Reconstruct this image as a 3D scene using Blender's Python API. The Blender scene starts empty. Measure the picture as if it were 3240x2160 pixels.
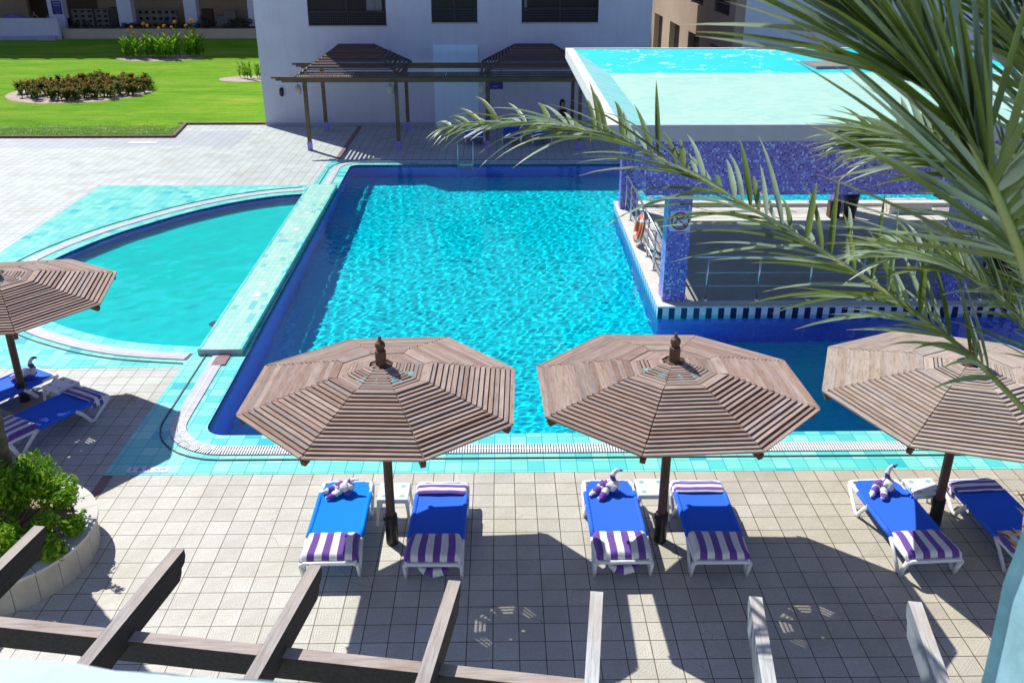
import bpy, math, random
from mathutils import Vector, Matrix, noise as mnoise
from mathutils.geometry import tessellate_polygon
R = math.radians; PI = math.pi
sc = bpy.context.scene
C = sc.collection
rnd = random.Random(7)

# ------------------------------------------------------------------ camera, sky, sun, exposure
cam = bpy.data.cameras.new('camera'); cam_o = bpy.data.objects.new('camera', cam); C.objects.link(cam_o)
sc.camera = cam_o
cam_o.location = (0, 0, 7.45); cam_o.rotation_euler = (R(90 - 24.095), 0, R(-.776))
cam.sensor_width = 36; cam.lens = 32.5; cam.clip_start = .05; cam.clip_end = 900
cam.dof.use_dof = True; cam.dof.focus_distance = 13.5; cam.dof.aperture_fstop = 7.0
SUN_EL, SUN_AZ = 48.1, -42.2
w = bpy.data.worlds.new('World'); sc.world = w; w.use_nodes = True
nt = w.node_tree; bg = nt.nodes['Background']
sky = nt.nodes.new('ShaderNodeTexSky'); sky.sky_type = 'NISHITA'; sky.sun_disc = False
sky.sun_elevation = R(SUN_EL); sky.sun_rotation = R(SUN_AZ); sky.air_density = 1.0; sky.dust_density = .4; sky.ozone_density = 3.0
tint = nt.nodes.new('ShaderNodeMix'); tint.data_type = 'RGBA'; tint.blend_type = 'MULTIPLY'; tint.inputs[0].default_value = 1; tint.inputs[7].default_value = (1.02, .87, 1.22, 1)
nt.links.new(sky.outputs[0], tint.inputs[6]); nt.links.new(tint.outputs[2], bg.inputs[0]); bg.inputs[1].default_value = .085
sun = bpy.data.lights.new('sun', 'SUN'); sun.energy = 5.0; sun.angle = R(.5); sun.color = (1, .975, .93)
sun_o = bpy.data.objects.new('sun', sun); C.objects.link(sun_o)
sun_o.rotation_euler = (-R(90 - SUN_EL), 0, -R(SUN_AZ))
sun.cycles.is_caustics_light = True
sc.view_settings.view_transform = 'Standard'; sc.view_settings.look = 'None'
sc.view_settings.exposure = .18; sc.view_settings.gamma = 1
sc.cycles.max_bounces = 8; sc.cycles.transmission_bounces = 6; sc.cycles.transparent_max_bounces = 8
sc.cycles.sample_clamp_indirect = 6; sc.cycles.caustics_refractive = True; sc.cycles.caustics_reflective = False

# ------------------------------------------------------------------ materials
MATS = {}
def newmat(name):
    m = bpy.data.materials.new(name); m.use_nodes = True; MATS[name] = m
    return m, m.node_tree, m.node_tree.nodes['Principled BSDF']
def nd(nt, t, **kw):
    n = nt.nodes.new('ShaderNode' + t)
    for k, v in kw.items():
        if k.startswith('i'): n.inputs[int(k[1:])].default_value = v
        else: setattr(n, k, v)
    return n
def mth(nt, op, a, b=None, c=None, clamp=False):
    n = nt.nodes.new('ShaderNodeMath'); n.operation = op; n.use_clamp = clamp
    for i, v in enumerate((a, b, c)):
        if v is None: continue
        if isinstance(v, (int, float)): n.inputs[i].default_value = v
        else: nt.links.new(v, n.inputs[i])
    return n.outputs[0]
def mix(nt, f, a, b, blend='MIX'):
    n = nt.nodes.new('ShaderNodeMix'); n.data_type = 'RGBA'; n.blend_type = blend
    for i, v in ((0, f), (6, a), (7, b)):
        if isinstance(v, (int, float)): n.inputs[i].default_value = v
        elif isinstance(v, tuple): n.inputs[i].default_value = (*v, 1) if len(v) == 3 else v
        else: nt.links.new(v, n.inputs[i])
    return n.outputs[2]
def ramp(nt, f, stops, interp='LINEAR'):
    n = nt.nodes.new('ShaderNodeValToRGB'); n.color_ramp.interpolation = interp
    el = n.color_ramp.elements
    while len(el) < len(stops): el.new(.5)
    for e, (p, c) in zip(el, stops): e.position = p; e.color = (*c, 1)
    nt.links.new(f, n.inputs[0]); return n.outputs[0]
def coords(nt, obj=False):
    tc = nt.nodes.new('ShaderNodeTexCoord')
    if obj: return tc.outputs['Object']
    g = nt.nodes.new('ShaderNodeNewGeometry'); return g.outputs['Position']
def scaled(nt, v, s):
    n = nt.nodes.new('ShaderNodeMapping'); n.inputs['Scale'].default_value = s; nt.links.new(v, n.inputs[0]); return n.outputs[0]
def noise(nt, v, scale, detail=3, rough=.55, dim=None):
    n = nt.nodes.new('ShaderNodeTexNoise'); n.inputs['Scale'].default_value = scale
    n.inputs['Detail'].default_value = detail; n.inputs['Roughness'].default_value = rough
    nt.links.new(v, n.inputs['Vector']); return n.outputs[0]
def bump(nt, b, h, strength=.3, dist=.01):
    n = nt.nodes.new('ShaderNodeBump'); n.inputs['Strength'].default_value = strength; n.inputs['Distance'].default_value = dist
    nt.links.new(h, n.inputs['Height']); nt.links.new(n.outputs[0], b.inputs['Normal'])
def attr(nt, name='s'):
    n = nt.nodes.new('ShaderNodeAttribute'); n.attribute_name = name; return n
def sep(nt, v):
    n = nt.nodes.new('ShaderNodeSeparateXYZ'); nt.links.new(v, n.inputs[0]); return n.outputs

def noisy(name, c1, c2, scale=3, rough=.6, bmp=0, stretch=(1, 1, 1), obj=True, detail=4, metallic=0, spec=None, lo=.35, hi=.65):
    m, nt, b = newmat(name)
    v = scaled(nt, coords(nt, obj), stretch)
    f = noise(nt, v, scale, detail)
    nt.links.new(ramp(nt, f, [(lo, c1), (hi, c2)]), b.inputs['Base Color'])
    b.inputs['Roughness'].default_value = rough; b.inputs['Metallic'].default_value = metallic
    if spec is not None: b.inputs['Specular IOR Level'].default_value = spec
    if bmp: bump(nt, b, f, bmp, .01)
    return m

def m_terrace():
    m, nt, b = newmat('embossed_tile')
    P = coords(nt); X, Y, Z = sep(nt, P)
    T = .3; ox, oy = -17.354 * .3, 39.518 * .3
    u = mth(nt, 'DIVIDE', mth(nt, 'SUBTRACT', X, ox), T); v = mth(nt, 'DIVIDE', mth(nt, 'SUBTRACT', Y, oy), T)
    cu, cv = mth(nt, 'FLOOR', u), mth(nt, 'FLOOR', v)
    fu, fv = mth(nt, 'SUBTRACT', mth(nt, 'FRACT', u), .5), mth(nt, 'SUBTRACT', mth(nt, 'FRACT', v), .5)
    au, av = mth(nt, 'ABSOLUTE', fu), mth(nt, 'ABSOLUTE', fv)
    mx = mth(nt, 'MAXIMUM', au, av)
    wob = mth(nt, 'MULTIPLY', mth(nt, 'SUBTRACT', noise(nt, P, 9, 3), .5), .012)
    edge = mth(nt, 'ADD', mx, wob)
    joint = mth(nt, 'GREATER_THAN', edge, .4785)
    cmb = nt.nodes.new('ShaderNodeCombineXYZ'); nt.links.new(cu, cmb.inputs[0]); nt.links.new(cv, cmb.inputs[1])
    wn = nt.nodes.new('ShaderNodeTexWhiteNoise'); nt.links.new(cmb.outputs[0], wn.inputs[0])
    # woven relief: diagonal band and hexagon rings
    dsum = mth(nt, 'ABSOLUTE', mth(nt, 'ADD', fu, fv)); ddif = mth(nt, 'ABSOLUTE', mth(nt, 'SUBTRACT', fu, fv))
    hexa = mth(nt, 'MAXIMUM', mx, mth(nt, 'MULTIPLY', dsum, .72))
    rings = mth(nt, 'SINE', mth(nt, 'MULTIPLY', hexa, 62))
    bands = mth(nt, 'SINE', mth(nt, 'MULTIPLY', ddif, 50))
    inband = mth(nt, 'LESS_THAN', ddif, .2)
    rel = mth(nt, 'ADD', mth(nt, 'MULTIPLY', bands, inband), mth(nt, 'MULTIPLY', rings, mth(nt, 'SUBTRACT', 1, inband)))
    line = mth(nt, 'MULTIPLY', mth(nt, 'GREATER_THAN', rel, .8), mth(nt, 'LESS_THAN', mx, .43))
    tone = mix(nt, wn.outputs[0], (.56, .565, .525), (.67, .675, .63))
    st = ramp(nt, noise(nt, P, .9, 5, .65), [(.4, (1, 1, 1)), (.72, (.80, .76, .68))])
    tone = mix(nt, 1.0, tone, st, 'MULTIPLY')
    fine = ramp(nt, noise(nt, P, 22, 4, .7), [(.35, (.86, .87, .88)), (.6, (1, 1, 1))])
    tone = mix(nt, 1.0, tone, fine, 'MULTIPLY')
    spots = ramp(nt, noise(nt, P, 2.3, 5, .8), [(.66, (1, 1, 1)), (.78, (.62, .5, .38))])
    tone = mix(nt, 1.0, tone, spots, 'MULTIPLY')
    # glare of far paving painted as paler tint; near terrace sandier, warming its shade
    far = ramp(nt, mth(nt, 'DIVIDE', Y, 40), [(.3, (.98, .94, .86)), (.44, (.93, 1.03, 1.02))])
    tone = mix(nt, 1.0, tone, far, 'MULTIPLY')
    nearx = ramp(nt, mth(nt, 'DIVIDE', mth(nt, 'ADD', X, 4), 12), [(.2, (1, 1, 1)), (1, (.93, .86, .74))])
    nearf = mth(nt, 'LESS_THAN', Y, 15)
    tone = mix(nt, nearf, tone, mix(nt, 1.0, tone, nearx, 'MULTIPLY'))
    tone = mix(nt, mth(nt, 'MULTIPLY', line, .5), tone, (.30, .30, .29))
    # damp blotch along the lawn kerb and a rusty spill by the paddling pool loungers
    nz = noise(nt, scaled(nt, P, (.4, 1, 1)), .7, 5, .7)
    damp = mth(nt, 'MULTIPLY', mth(nt, 'MULTIPLY', mth(nt, 'GREATER_THAN', mth(nt, 'ADD', Y, mth(nt, 'MULTIPLY', nz, 2.6)), 35.9), mth(nt, 'LESS_THAN', X, -9.9)), mth(nt, 'LESS_THAN', Y, 37.5))
    tone = mix(nt, mth(nt, 'MULTIPLY', damp, .55), tone, (.36, .38, .43))
    dv = nt.nodes.new('ShaderNodeVectorMath'); dv.operation = 'DISTANCE'; dv.inputs[1].default_value = (-6.55, 14.25, 0); nt.links.new(scaled(nt, P, (1, 1, 1)), dv.inputs[0])
    sp = mth(nt, 'LESS_THAN', mth(nt, 'ADD', dv.outputs['Value'], mth(nt, 'MULTIPLY', noise(nt, P, 5, 5, .8), .9)), .72)
    tone = mix(nt, mth(nt, 'MULTIPLY', sp, .6), tone, (.42, .28, .16))
    vor = nt.nodes.new('ShaderNodeTexVoronoi'); vor.feature = 'DISTANCE_TO_EDGE'; vor.inputs['Scale'].default_value = 3.1
    vv = scaled(nt, P, (1, 1, 1)); nt.links.new(vv, vor.inputs['Vector'])
    crack = mth(nt, 'MULTIPLY', mth(nt, 'LESS_THAN', vor.outputs['Distance'], .007), mth(nt, 'GREATER_THAN', wn.outputs[0], .965))
    jc = mix(nt, noise(nt, P, 1.3, 3), (.07, .05, .035), (.17, .15, .12))
    col = mix(nt, joint, tone, jc); col = mix(nt, mth(nt, 'MULTIPLY', crack, .6), col, (.12, .09, .07))
    nt.links.new(col, b.inputs['Base Color']); b.inputs['Roughness'].default_value = .55
    h = mth(nt, 'SUBTRACT', mth(nt, 'MULTIPLY', mth(nt, 'MULTIPLY', rel, mth(nt, 'LESS_THAN', mx, .43)), .4), mth(nt, 'MULTIPLY', joint, 3))
    bump(nt, b, h, .45, .004)
    return m

def m_gridtile(name, T, stops, grout, gw=.02, rough=.25, off=(0, 0, 0), rect=(1, 1, 1), spec=.5):
    # tiles coloured one by one from a list of stops; works on any axis-aligned face
    m, nt, b = newmat(name)
    P = coords(nt)
    mp = nt.nodes.new('ShaderNodeMapping'); mp.inputs['Location'].default_value = off
    mp.inputs['Scale'].default_value = tuple(r / T for r in rect); nt.links.new(P, mp.inputs[0])
    fl = nt.nodes.new('ShaderNodeVectorMath'); fl.operation = 'FLOOR'; nt.links.new(mp.outputs[0], fl.inputs[0])
    fr = nt.nodes.new('ShaderNodeVectorMath'); fr.operation = 'FRACTION'; nt.links.new(mp.outputs[0], fr.inputs[0])
    wn = nt.nodes.new('ShaderNodeTexWhiteNoise'); nt.links.new(fl.outputs[0], wn.inputs[0])
    col = ramp(nt, wn.outputs[0], stops, 'CONSTANT' if len(stops) > 3 else 'LINEAR')
    g = nt.nodes.new('ShaderNodeNewGeometry'); an = nt.nodes.new('ShaderNodeVectorMath'); an.operation = 'ABSOLUTE'
    nt.links.new(g.outputs['True Normal'], an.inputs[0])
    f3 = sep(nt, fr.outputs[0]); n3 = sep(nt, an.outputs[0]); tot = None
    for i in range(3):
        e = mth(nt, 'LESS_THAN', mth(nt, 'SUBTRACT', .5, mth(nt, 'ABSOLUTE', mth(nt, 'SUBTRACT', f3[i], .5))), gw)
        e = mth(nt, 'MULTIPLY', e, mth(nt, 'LESS_THAN', n3[i], .7)); tot = e if tot is None else mth(nt, 'MAXIMUM', tot, e)
    big = ramp(nt, noise(nt, P, 1.1, 4), [(.3, (.88, .9, .92)), (.7, (1, 1, 1))])
    col = mix(nt, 1.0, col, big, 'MULTIPLY')
    col = mix(nt, tot, col, grout)
    nt.links.new(col, b.inputs['Base Color']); b.inputs['Roughness'].default_value = rough; b.inputs['Specular IOR Level'].default_value = spec
    return m

def m_wood(name, cols, rough=.75, grain=(1.2, 14, 14), use_attr=True):
    m, nt, b = newmat(name)
    v = coords(nt, True)
    if use_attr:
        a = attr(nt, 's'); base = ramp(nt, a.outputs['Fac'], [(i / (len(cols) - 1), c) for i, c in enumerate(cols)])
        g = attr(nt, 'gv').outputs['Vector']
    else:
        base = ramp(nt, noise(nt, v, 1.5, 2), [(.3 + .4 * i / (len(cols) - 1), c) for i, c in enumerate(cols)]); g = v
    gr = noise(nt, scaled(nt, g, grain), 3, 5, .7)
    gc = ramp(nt, gr, [(.3, (.62, .6, .58)), (.55, (1, 1, 1)), (.8, (1.0, .98, .96))])
    col = mix(nt, 1.0, base, gc, 'MULTIPLY')
    st = ramp(nt, noise(nt, g, 2.2, 4, .7), [(.45, (1, 1, 1)), (.75, (.86, .80, .70))])
    col = mix(nt, 1.0, col, st, 'MULTIPLY')
    nt.links.new(col, b.inputs['Base Color']); b.inputs['Roughness'].default_value = rough
    b.inputs['Specular IOR Level'].default_value = .2
    bump(nt, b, gr, .5, .004)
    return m

def m_stripe(name='striped_towel_cloth', n=1.0):
    m, nt, b = newmat(name)
    a = attr(nt, 's').outputs['Fac']
    f = mth(nt, 'FRACT', a); st = mth(nt, 'GREATER_THAN', f, .5)
    v = coords(nt, True)
    fz = noise(nt, v, 160, 2, .6)
    c = mix(nt, st, (.80, .80, .79), (.17, .075, .36))
    c = mix(nt, 1.0, c, ramp(nt, fz, [(.3, (.86, .86, .86)), (.6, (1, 1, 1))]), 'MULTIPLY')
    nt.links.new(c, b.inputs['Base Color']); b.inputs['Roughness'].default_value = .95
    b.inputs['Specular IOR Level'].default_value = .05; b.inputs['Sheen Weight'].default_value = .3
    h = mth(nt, 'ADD', fz, mth(nt, 'MULTIPLY', noise(nt, v, 14, 3, .6), 3)); bump(nt, b, h, .5, .006)
    return m

def m_leaf(name, stops, transl=.35, rough=.45, attr_name='s', tip=None, spec=.4, scale=6):
    m, nt, b = newmat(name)
    a = attr(nt, attr_name).outputs['Fac']
    v = coords(nt, True)
    c = ramp(nt, a, stops)
    c = mix(nt, 1.0, c, ramp(nt, noise(nt, v, scale, 3), [(.3, (.7, .72, .7)), (.7, (1.0, 1.0, 1.0))]), 'MULTIPLY')
    nt.links.new(c, b.inputs['Base Color']); b.inputs['Roughness'].default_value = rough; b.inputs['Specular IOR Level'].default_value = spec
    tr = nt.nodes.new('ShaderNodeBsdfTranslucent'); nt.links.new(mix(nt, 1.0, c, (1.0, 1.0, .55), 'MULTIPLY'), tr.inputs[0])
    ms = nt.nodes.new('ShaderNodeMixShader'); ms.inputs[0].default_value = transl
    nt.links.new(b.outputs[0], ms.inputs[1]); nt.links.new(tr.outputs[0], ms.inputs[2])
    nt.links.new(ms.outputs[0], nt.nodes['Material Output'].inputs[0])
    return m

def m_lawn():
    m, nt, b = newmat('lawn_grass'); P = coords(nt); X, Y, Z = sep(nt, P)
    n1 = noise(nt, scaled(nt, P, (.35, 1, 1)), .55, 6, .7); n2 = noise(nt, P, 14, 4, .8)
    c = ramp(nt, n1, [(.3, (.12, .33, .008)), (.5, (.195, .42, .012)), (.68, (.33, .45, .045))])
    c = mix(nt, 1.0, c, ramp(nt, n2, [(.25, (.55, .6, .5)), (.6, (1, 1, 1))]), 'MULTIPLY')
    n3 = noise(nt, scaled(nt, P, (.25, 1, 1)), 2.4, 5, .75); c = mix(nt, 1.0, c, ramp(nt, n3, [(.34, (.66, .78, .6)), (.52, (1, 1, 1)), (.7, (1.25, 1.05, 1.3))]), 'MULTIPLY')
    worn = mth(nt, 'MULTIPLY', mth(nt, 'SUBTRACT', 39.3, mth(nt, 'ADD', Y, mth(nt, 'MULTIPLY', noise(nt, P, .8, 4), 1.6))), 1.5, clamp=True)
    patch = ramp(nt, noise(nt, scaled(nt, P, (.5, 1, 1)), 2.6, 5, .75), [(.4, (.085, .18, .03)), (.56, (.13, .22, .05)), (.64, (.38, .38, .24))])
    c = mix(nt, mth(nt, 'MULTIPLY', worn, .85), c, patch)
    nt.links.new(c, b.inputs['Base Color']); b.inputs['Roughness'].default_value = .9; b.inputs['Specular IOR Level'].default_value = .1
    bump(nt, b, n2, 1, .06); return m

def m_water(name, tint):
    m, nt, b = newmat(name)
    b.inputs['Base Color'].default_value = (*tint, 1); b.inputs['Transmission Weight'].default_value = 1
    b.inputs['IOR'].default_value = 1.333; b.inputs['Roughness'].default_value = 0; b.inputs['Specular IOR Level'].default_value = .10
    return m

def m_plaster(name, c, var=.06, scale=1.2, bmp=.15):
    c2 = tuple(x * (1 - var) for x in c); m = noisy(name, c2, c, scale, .85, bmp, obj=False, detail=6, spec=.2)
    nt = m.node_tree; b = nt.nodes['Principled BSDF']; src = b.inputs['Base Color'].links[0].from_socket; P = coords(nt)
    st = noise(nt, scaled(nt, P, (2.2, 2.2, .16)), 2.0, 5, .7); fi = noise(nt, P, 11, 4, .7)
    c1 = mix(nt, 1.0, src, ramp(nt, st, [(.45, (1, 1, 1)), (.75, (.94, .93, .91))]), 'MULTIPLY')
    nt.links.new(mix(nt, 1.0, c1, ramp(nt, fi, [(.3, (.94, .94, .94)), (.5, (1, 1, 1))]), 'MULTIPLY'), b.inputs['Base Color']); return m

m_terrace(); m_lawn(); m_stripe()
m_gridtile('aqua_tile', .25, [(0, (.24, .79, .63)), (.3, (.19, .75, .62)), (.55, (.30, .84, .66)), (.78, (.13, .68, .60)), (.93, (.05, .56, .57)), (.965, (.38, .87, .70))], (.03, .38, .48), .022, .3, off=(.4, .37, .5))
m_gridtile('mint_tile', .12, [(0, (.42, .74, .58)), (.4, (.50, .80, .62)), (.75, (.36, .72, .58)), (.94, (.18, .62, .56))], (.20, .52, .50), .03, .35, off=(.4, .5, .52), rect=(1, .5, 1))
m_gridtile('pool_floor_tile', .1, [(0, (.0, .90, 1.0)), (.5, (.0, .95, 1.0)), (1, (.0, .86, 1.0))], (.0, .80, .96), .04, .6, off=(.3, .3, .3), spec=.0)
m_gridtile('paddling_floor_tile', .1, [(0, (.0, .98, .86)), (.5, (.0, 1.0, .88)), (1, (.0, .95, .86))], (.0, .90, .82), .04, .6, off=(.3, .3, .3), spec=.0)
m_gridtile('pool_wall_tile', .1, [(0, (.17, .22, 1.0)), (.5, (.20, .26, 1.0)), (1, (.16, .20, .96))], (.14, .17, .90), .05, .35, off=(.3, .3, .3))
m_gridtile('purple_band_tile', .15, [(0, (.045, .02, .28)), (.5, (.06, .03, .36)), (1, (.05, .02, .30))], (.2, .2, .6), .04, .3, off=(.3, .3, .25))
m_gridtile('violet_mosaic', .04, [(0, (.13, .10, .50)), (.3, (.19, .15, .64)), (.62, (.28, .27, .80)), (.84, (.50, .62, .95)), (.94, (.02, .01, .14))], (.30, .30, .74), .06, .3, off=(.5, .5, .5))
m_gridtile('roof_tray_floor', .2, [(0, (.42, .72, .56)), (.35, (.47, .75, .58)), (.7, (.40, .70, .56)), (.9, (.46, .74, .57))], (.40, .69, .55), .02, .6)
noisy('mint_paint', (.22, .66, .62), (.36, .76, .68), 2.5, .7, .1, stretch=(.4, 2, 1), obj=False)
def m_peel():
    m, nt, b = newmat('peeling_turquoise'); P = coords(nt)
    br = nt.nodes.new('ShaderNodeTexVoronoi'); br.distance = 'CHEBYCHEV'; br.inputs['Scale'].default_value = 3.2; nt.links.new(scaled(nt, P, (1, 1, 2)), br.inputs['Vector'])
    n = noise(nt, P, 1.7, 5, .8)
    f = mth(nt, 'MULTIPLY', mth(nt, 'GREATER_THAN', n, .58), mth(nt, 'GREATER_THAN', br.outputs['Distance'], .30))
    c = mix(nt, mth(nt, 'MULTIPLY', f, .7), mix(nt, noise(nt, P, 1.2), (.0, .60, .66), (.02, .72, .74)), (.62, .86, .80))
    nt.links.new(c, b.inputs['Base Color']); b.inputs['Roughness'].default_value = .6; return m
m_peel()
def m_band():
    m, nt, b = newmat('striped_band_tile'); P = coords(nt); X, Y, Z = sep(nt, P)
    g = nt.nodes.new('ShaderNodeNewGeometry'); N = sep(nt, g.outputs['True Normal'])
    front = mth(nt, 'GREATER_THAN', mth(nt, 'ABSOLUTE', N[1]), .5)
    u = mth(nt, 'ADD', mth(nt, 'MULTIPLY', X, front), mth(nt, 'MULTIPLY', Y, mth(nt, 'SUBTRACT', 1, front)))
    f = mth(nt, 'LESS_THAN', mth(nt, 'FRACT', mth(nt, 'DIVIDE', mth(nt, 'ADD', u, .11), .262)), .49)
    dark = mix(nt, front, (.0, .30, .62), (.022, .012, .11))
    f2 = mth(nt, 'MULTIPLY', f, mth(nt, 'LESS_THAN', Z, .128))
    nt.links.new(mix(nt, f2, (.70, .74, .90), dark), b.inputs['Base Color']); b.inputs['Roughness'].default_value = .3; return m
m_band()
m_plaster('pale_plaster', (.64, .67, .74), .08, .9)
m_plaster('cream_plaster', (.74, .74, .66), .08, 1.4)
m_plaster('tan_plaster', (.40, .30, .22), .1, .8)
m_plaster('beige_plaster', (.62, .50, .36), .1, .8)
m_plaster('grey_plaster', (.44, .47, .52), .06, 1.5)
m_plaster('panel_white', (.72, .90, 1.0), .03, .8)
m_plaster('balcony_paint', (.58, .70, .72), .12, 3, .3)
m_plaster('blue_wash_paint', (.30, .54, .60), .3, 5, .8)
m_plaster('sand', (.52, .42, .34), .2, 3)
m_plaster('earth', (.42, .33, .22), .2, .2)
m_plaster('concrete', (.32, .29, .26), .2, 4)
m_plaster('pavilion_floor', (.40, .38, .34), .12, 1)
m_plaster('limestone_kerb', (.72, .69, .62), .12, 3)
noisy('dark_brown_wood', (.075, .035, .018), (.13, .065, .03), 2, .6, .2, stretch=(6, 6, .6))
noisy('pergola_wood', (.10, .055, .028), (.19, .105, .05), 2, .6, .2, stretch=(1, 6, 6))
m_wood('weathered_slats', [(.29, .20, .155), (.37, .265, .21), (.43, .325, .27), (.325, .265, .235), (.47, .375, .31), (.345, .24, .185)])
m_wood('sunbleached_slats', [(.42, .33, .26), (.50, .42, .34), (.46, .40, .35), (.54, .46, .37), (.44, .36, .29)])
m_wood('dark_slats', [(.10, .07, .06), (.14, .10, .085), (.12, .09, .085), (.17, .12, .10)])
m_wood('rafter_timber', [(.36, .33, .31), (.44, .40, .37), (.50, .45, .40)], use_attr=False, grain=(14, 1.0, 14))
m_wood('beam_timber', [(.42, .35, .31), (.48, .41, .36), (.38, .32, .29)], use_attr=False, grain=(1.0, 14, 14))
m_wood('pale_timber', [(.50, .53, .54), (.58, .60, .59), (.52, .48, .45)], use_attr=False, grain=(14, 1.0, 14))
m_plaster('planter_tile', (.62, .56, .45), .15, 5)
noisy('side_stain_shade', (.018, .016, .016), (.035, .03, .028), 3, .8, .2, stretch=(14, 1, 14))  # dark stain and shade of timber sides, both put into the colour
noisy('pale_side', (.14, .17, .20), (.20, .23, .26), 3, .8, .2, stretch=(14, 1, 14))  # shade on the sides of the paler rafters, put into the colour
noisy('black_steel', (.012, .012, .013), (.03, .028, .026), 6, .35, .05)
noisy('steel', (.50, .55, .62), (.62, .66, .72), 5, .25, 0, metallic=.85)
noisy('white_plastic', (.74, .76, .77), (.80, .81, .80), 6, .3, 0)
noisy('cup_teal', (.25, .50, .48), (.30, .56, .54), 6, .5, 0)
noisy('white_paint', (.78, .79, .80), (.82, .82, .82), 6, .5, 0)
noisy('navy_tile', (.02, .01, .10), (.035, .018, .15), 6, .3, 0)
noisy('white_tile', (.70, .74, .88), (.76, .80, .90), 3, .3, 0, obj=False)
noisy('stripe_blue_tile', (.0, .30, .62), (.0, .34, .68), 6, .3, 0)
noisy('violet_paint', (.30, .24, .72), (.36, .30, .80), 5, .5, 0)
noisy('navy_board', (.03, .02, .16), (.04, .028, .20), 3, .5, 0)
noisy('sign_red', (.42, .01, .04), (.48, .015, .05), 5, .4, 0)
noisy('sign_blue_white', (.45, .68, .92), (.50, .74, .95), 5, .4, 0)
noisy('sign_black', (.012, .012, .03), (.02, .02, .04), 5, .4, 0)
noisy('buoy_orange', (.78, .13, .03), (.86, .17, .04), 5, .5, 0)
noisy('brick_brown', (.12, .06, .05), (.20, .10, .08), 6, .8, .3)
noisy('maroon_tile', (.20, .10, .10), (.28, .15, .14), 3, .5, 0, obj=False)
noisy('grate_white', (.72, .75, .76), (.82, .83, .82), 3, .5, 0, obj=False)
noisy('gutter_dark', (.03, .05, .07), (.06, .08, .10), 3, .6, 0, obj=False)
noisy('joint_dark', (.05, .07, .09), (.10, .12, .13), 3, .6, 0, obj=False)
noisy('glass_dark', (.006, .007, .010), (.014, .015, .02), .6, .25, 0, obj=False, spec=.25)
noisy('curtain', (.16, .16, .16), (.26, .26, .25), 4, .9, 0, stretch=(6, 1, .2), obj=False)
noisy('lattice_dark', (.018, .016, .022), (.03, .026, .035), 4, .5, 0)
noisy('palm_bark', (.10, .065, .035), (.20, .14, .08), 5, .9, .9, stretch=(1, 1, 3))
noisy('palm_fibre', (.22, .14, .07), (.42, .30, .17), 18, .95, 1, stretch=(1, 1, .25))
noisy('dry_leaf_base', (.38, .27, .17), (.58, .46, .33), 9, .8, .4, stretch=(3, 3, .4))
noisy('skin', (.36, .20, .13), (.44, .26, .18), 5, .6, 0)
noisy('dark_hair', (.010, .007, .006), (.02, .014, .01), 9, .6, .3, stretch=(4, 4, 1))
noisy('black_cloth', (.012, .012, .016), (.022, .022, .028), 5, .9, 0)
noisy('violet_cloth', (.20, .18, .34), (.26, .24, .42), 5, .9, 0)
noisy('wicker', (.34, .28, .22), (.55, .48, .40), 30, .8, .6, stretch=(1, 1, 4))
noisy('locker_grey', (.26, .25, .20), (.32, .31, .25), 3, .6, 0)
def m_sling(name, c):
    m, nt, b = newmat(name); v = coords(nt, True)
    f = noise(nt, scaled(nt, v, (300, 300, 1)), 1, 1)
    nt.links.new(mix(nt, f, tuple(x * .85 for x in c), c), b.inputs['Base Color'])
    b.inputs['Roughness'].default_value = .75; b.inputs['Specular IOR Level'].default_value = .15
    bump(nt, b, noise(nt, v, 5, 3), .15, .02); return m
m_sling('bright_blue_sling', (.0, .25, .90)); m_sling('cobalt_sling', (.035, .16, .84))
m_leaf('palm_leaf', [(0, (.10, .165, .03)), (.5, (.16, .24, .05)), (.88, (.21, .28, .06)), (.96, (.42, .30, .09)), (1, (.45, .26, .12))], .28, .45, spec=.4)
m_leaf('palm_leaf_grey', [(0, (.26, .36, .22)), (.6, (.38, .50, .36)), (.9, (.40, .48, .32)), (1, (.50, .42, .30))], .25, .4, spec=.5)
m_leaf('palm_rachis', [(0, (.28, .33, .10)), (1, (.34, .40, .13))], .0, .5)
m_leaf('bougainvillea_leaf', [(0, (.09, .26, .012)), (.4, (.24, .50, .02)), (1, (.55, .72, .06))], .4, .6, scale=3, spec=.2)
m_leaf('magenta_bract', [(0, (.60, .02, .22)), (1, (.75, .05, .35))], .3, .6)
m_leaf('canna_leaf', [(0, (.09, .28, .02)), (.6, (.24, .50, .03)), (1, (.44, .64, .08))], .4, .45, scale=3, spec=.25)
m_leaf('canna_bloom', [(0, (.80, .25, .02)), (1, (.90, .50, .03))], .3, .6)
m_leaf('croton_leaf', [(0, (.05, .12, .01)), (.55, (.13, .21, .02)), (.8, (.34, .25, .03)), (1, (.45, .11, .03))], .2, .75, scale=3, spec=.12)
m_leaf('hedge_leaf', [(0, (.01, .035, .012)), (1, (.03, .08, .02))], .1, .6)
m_water('pool_water', (.93, 1, 1)); m_water('paddling_water', (.90, 1, .98))
def M(n): return MATS[n]

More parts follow.
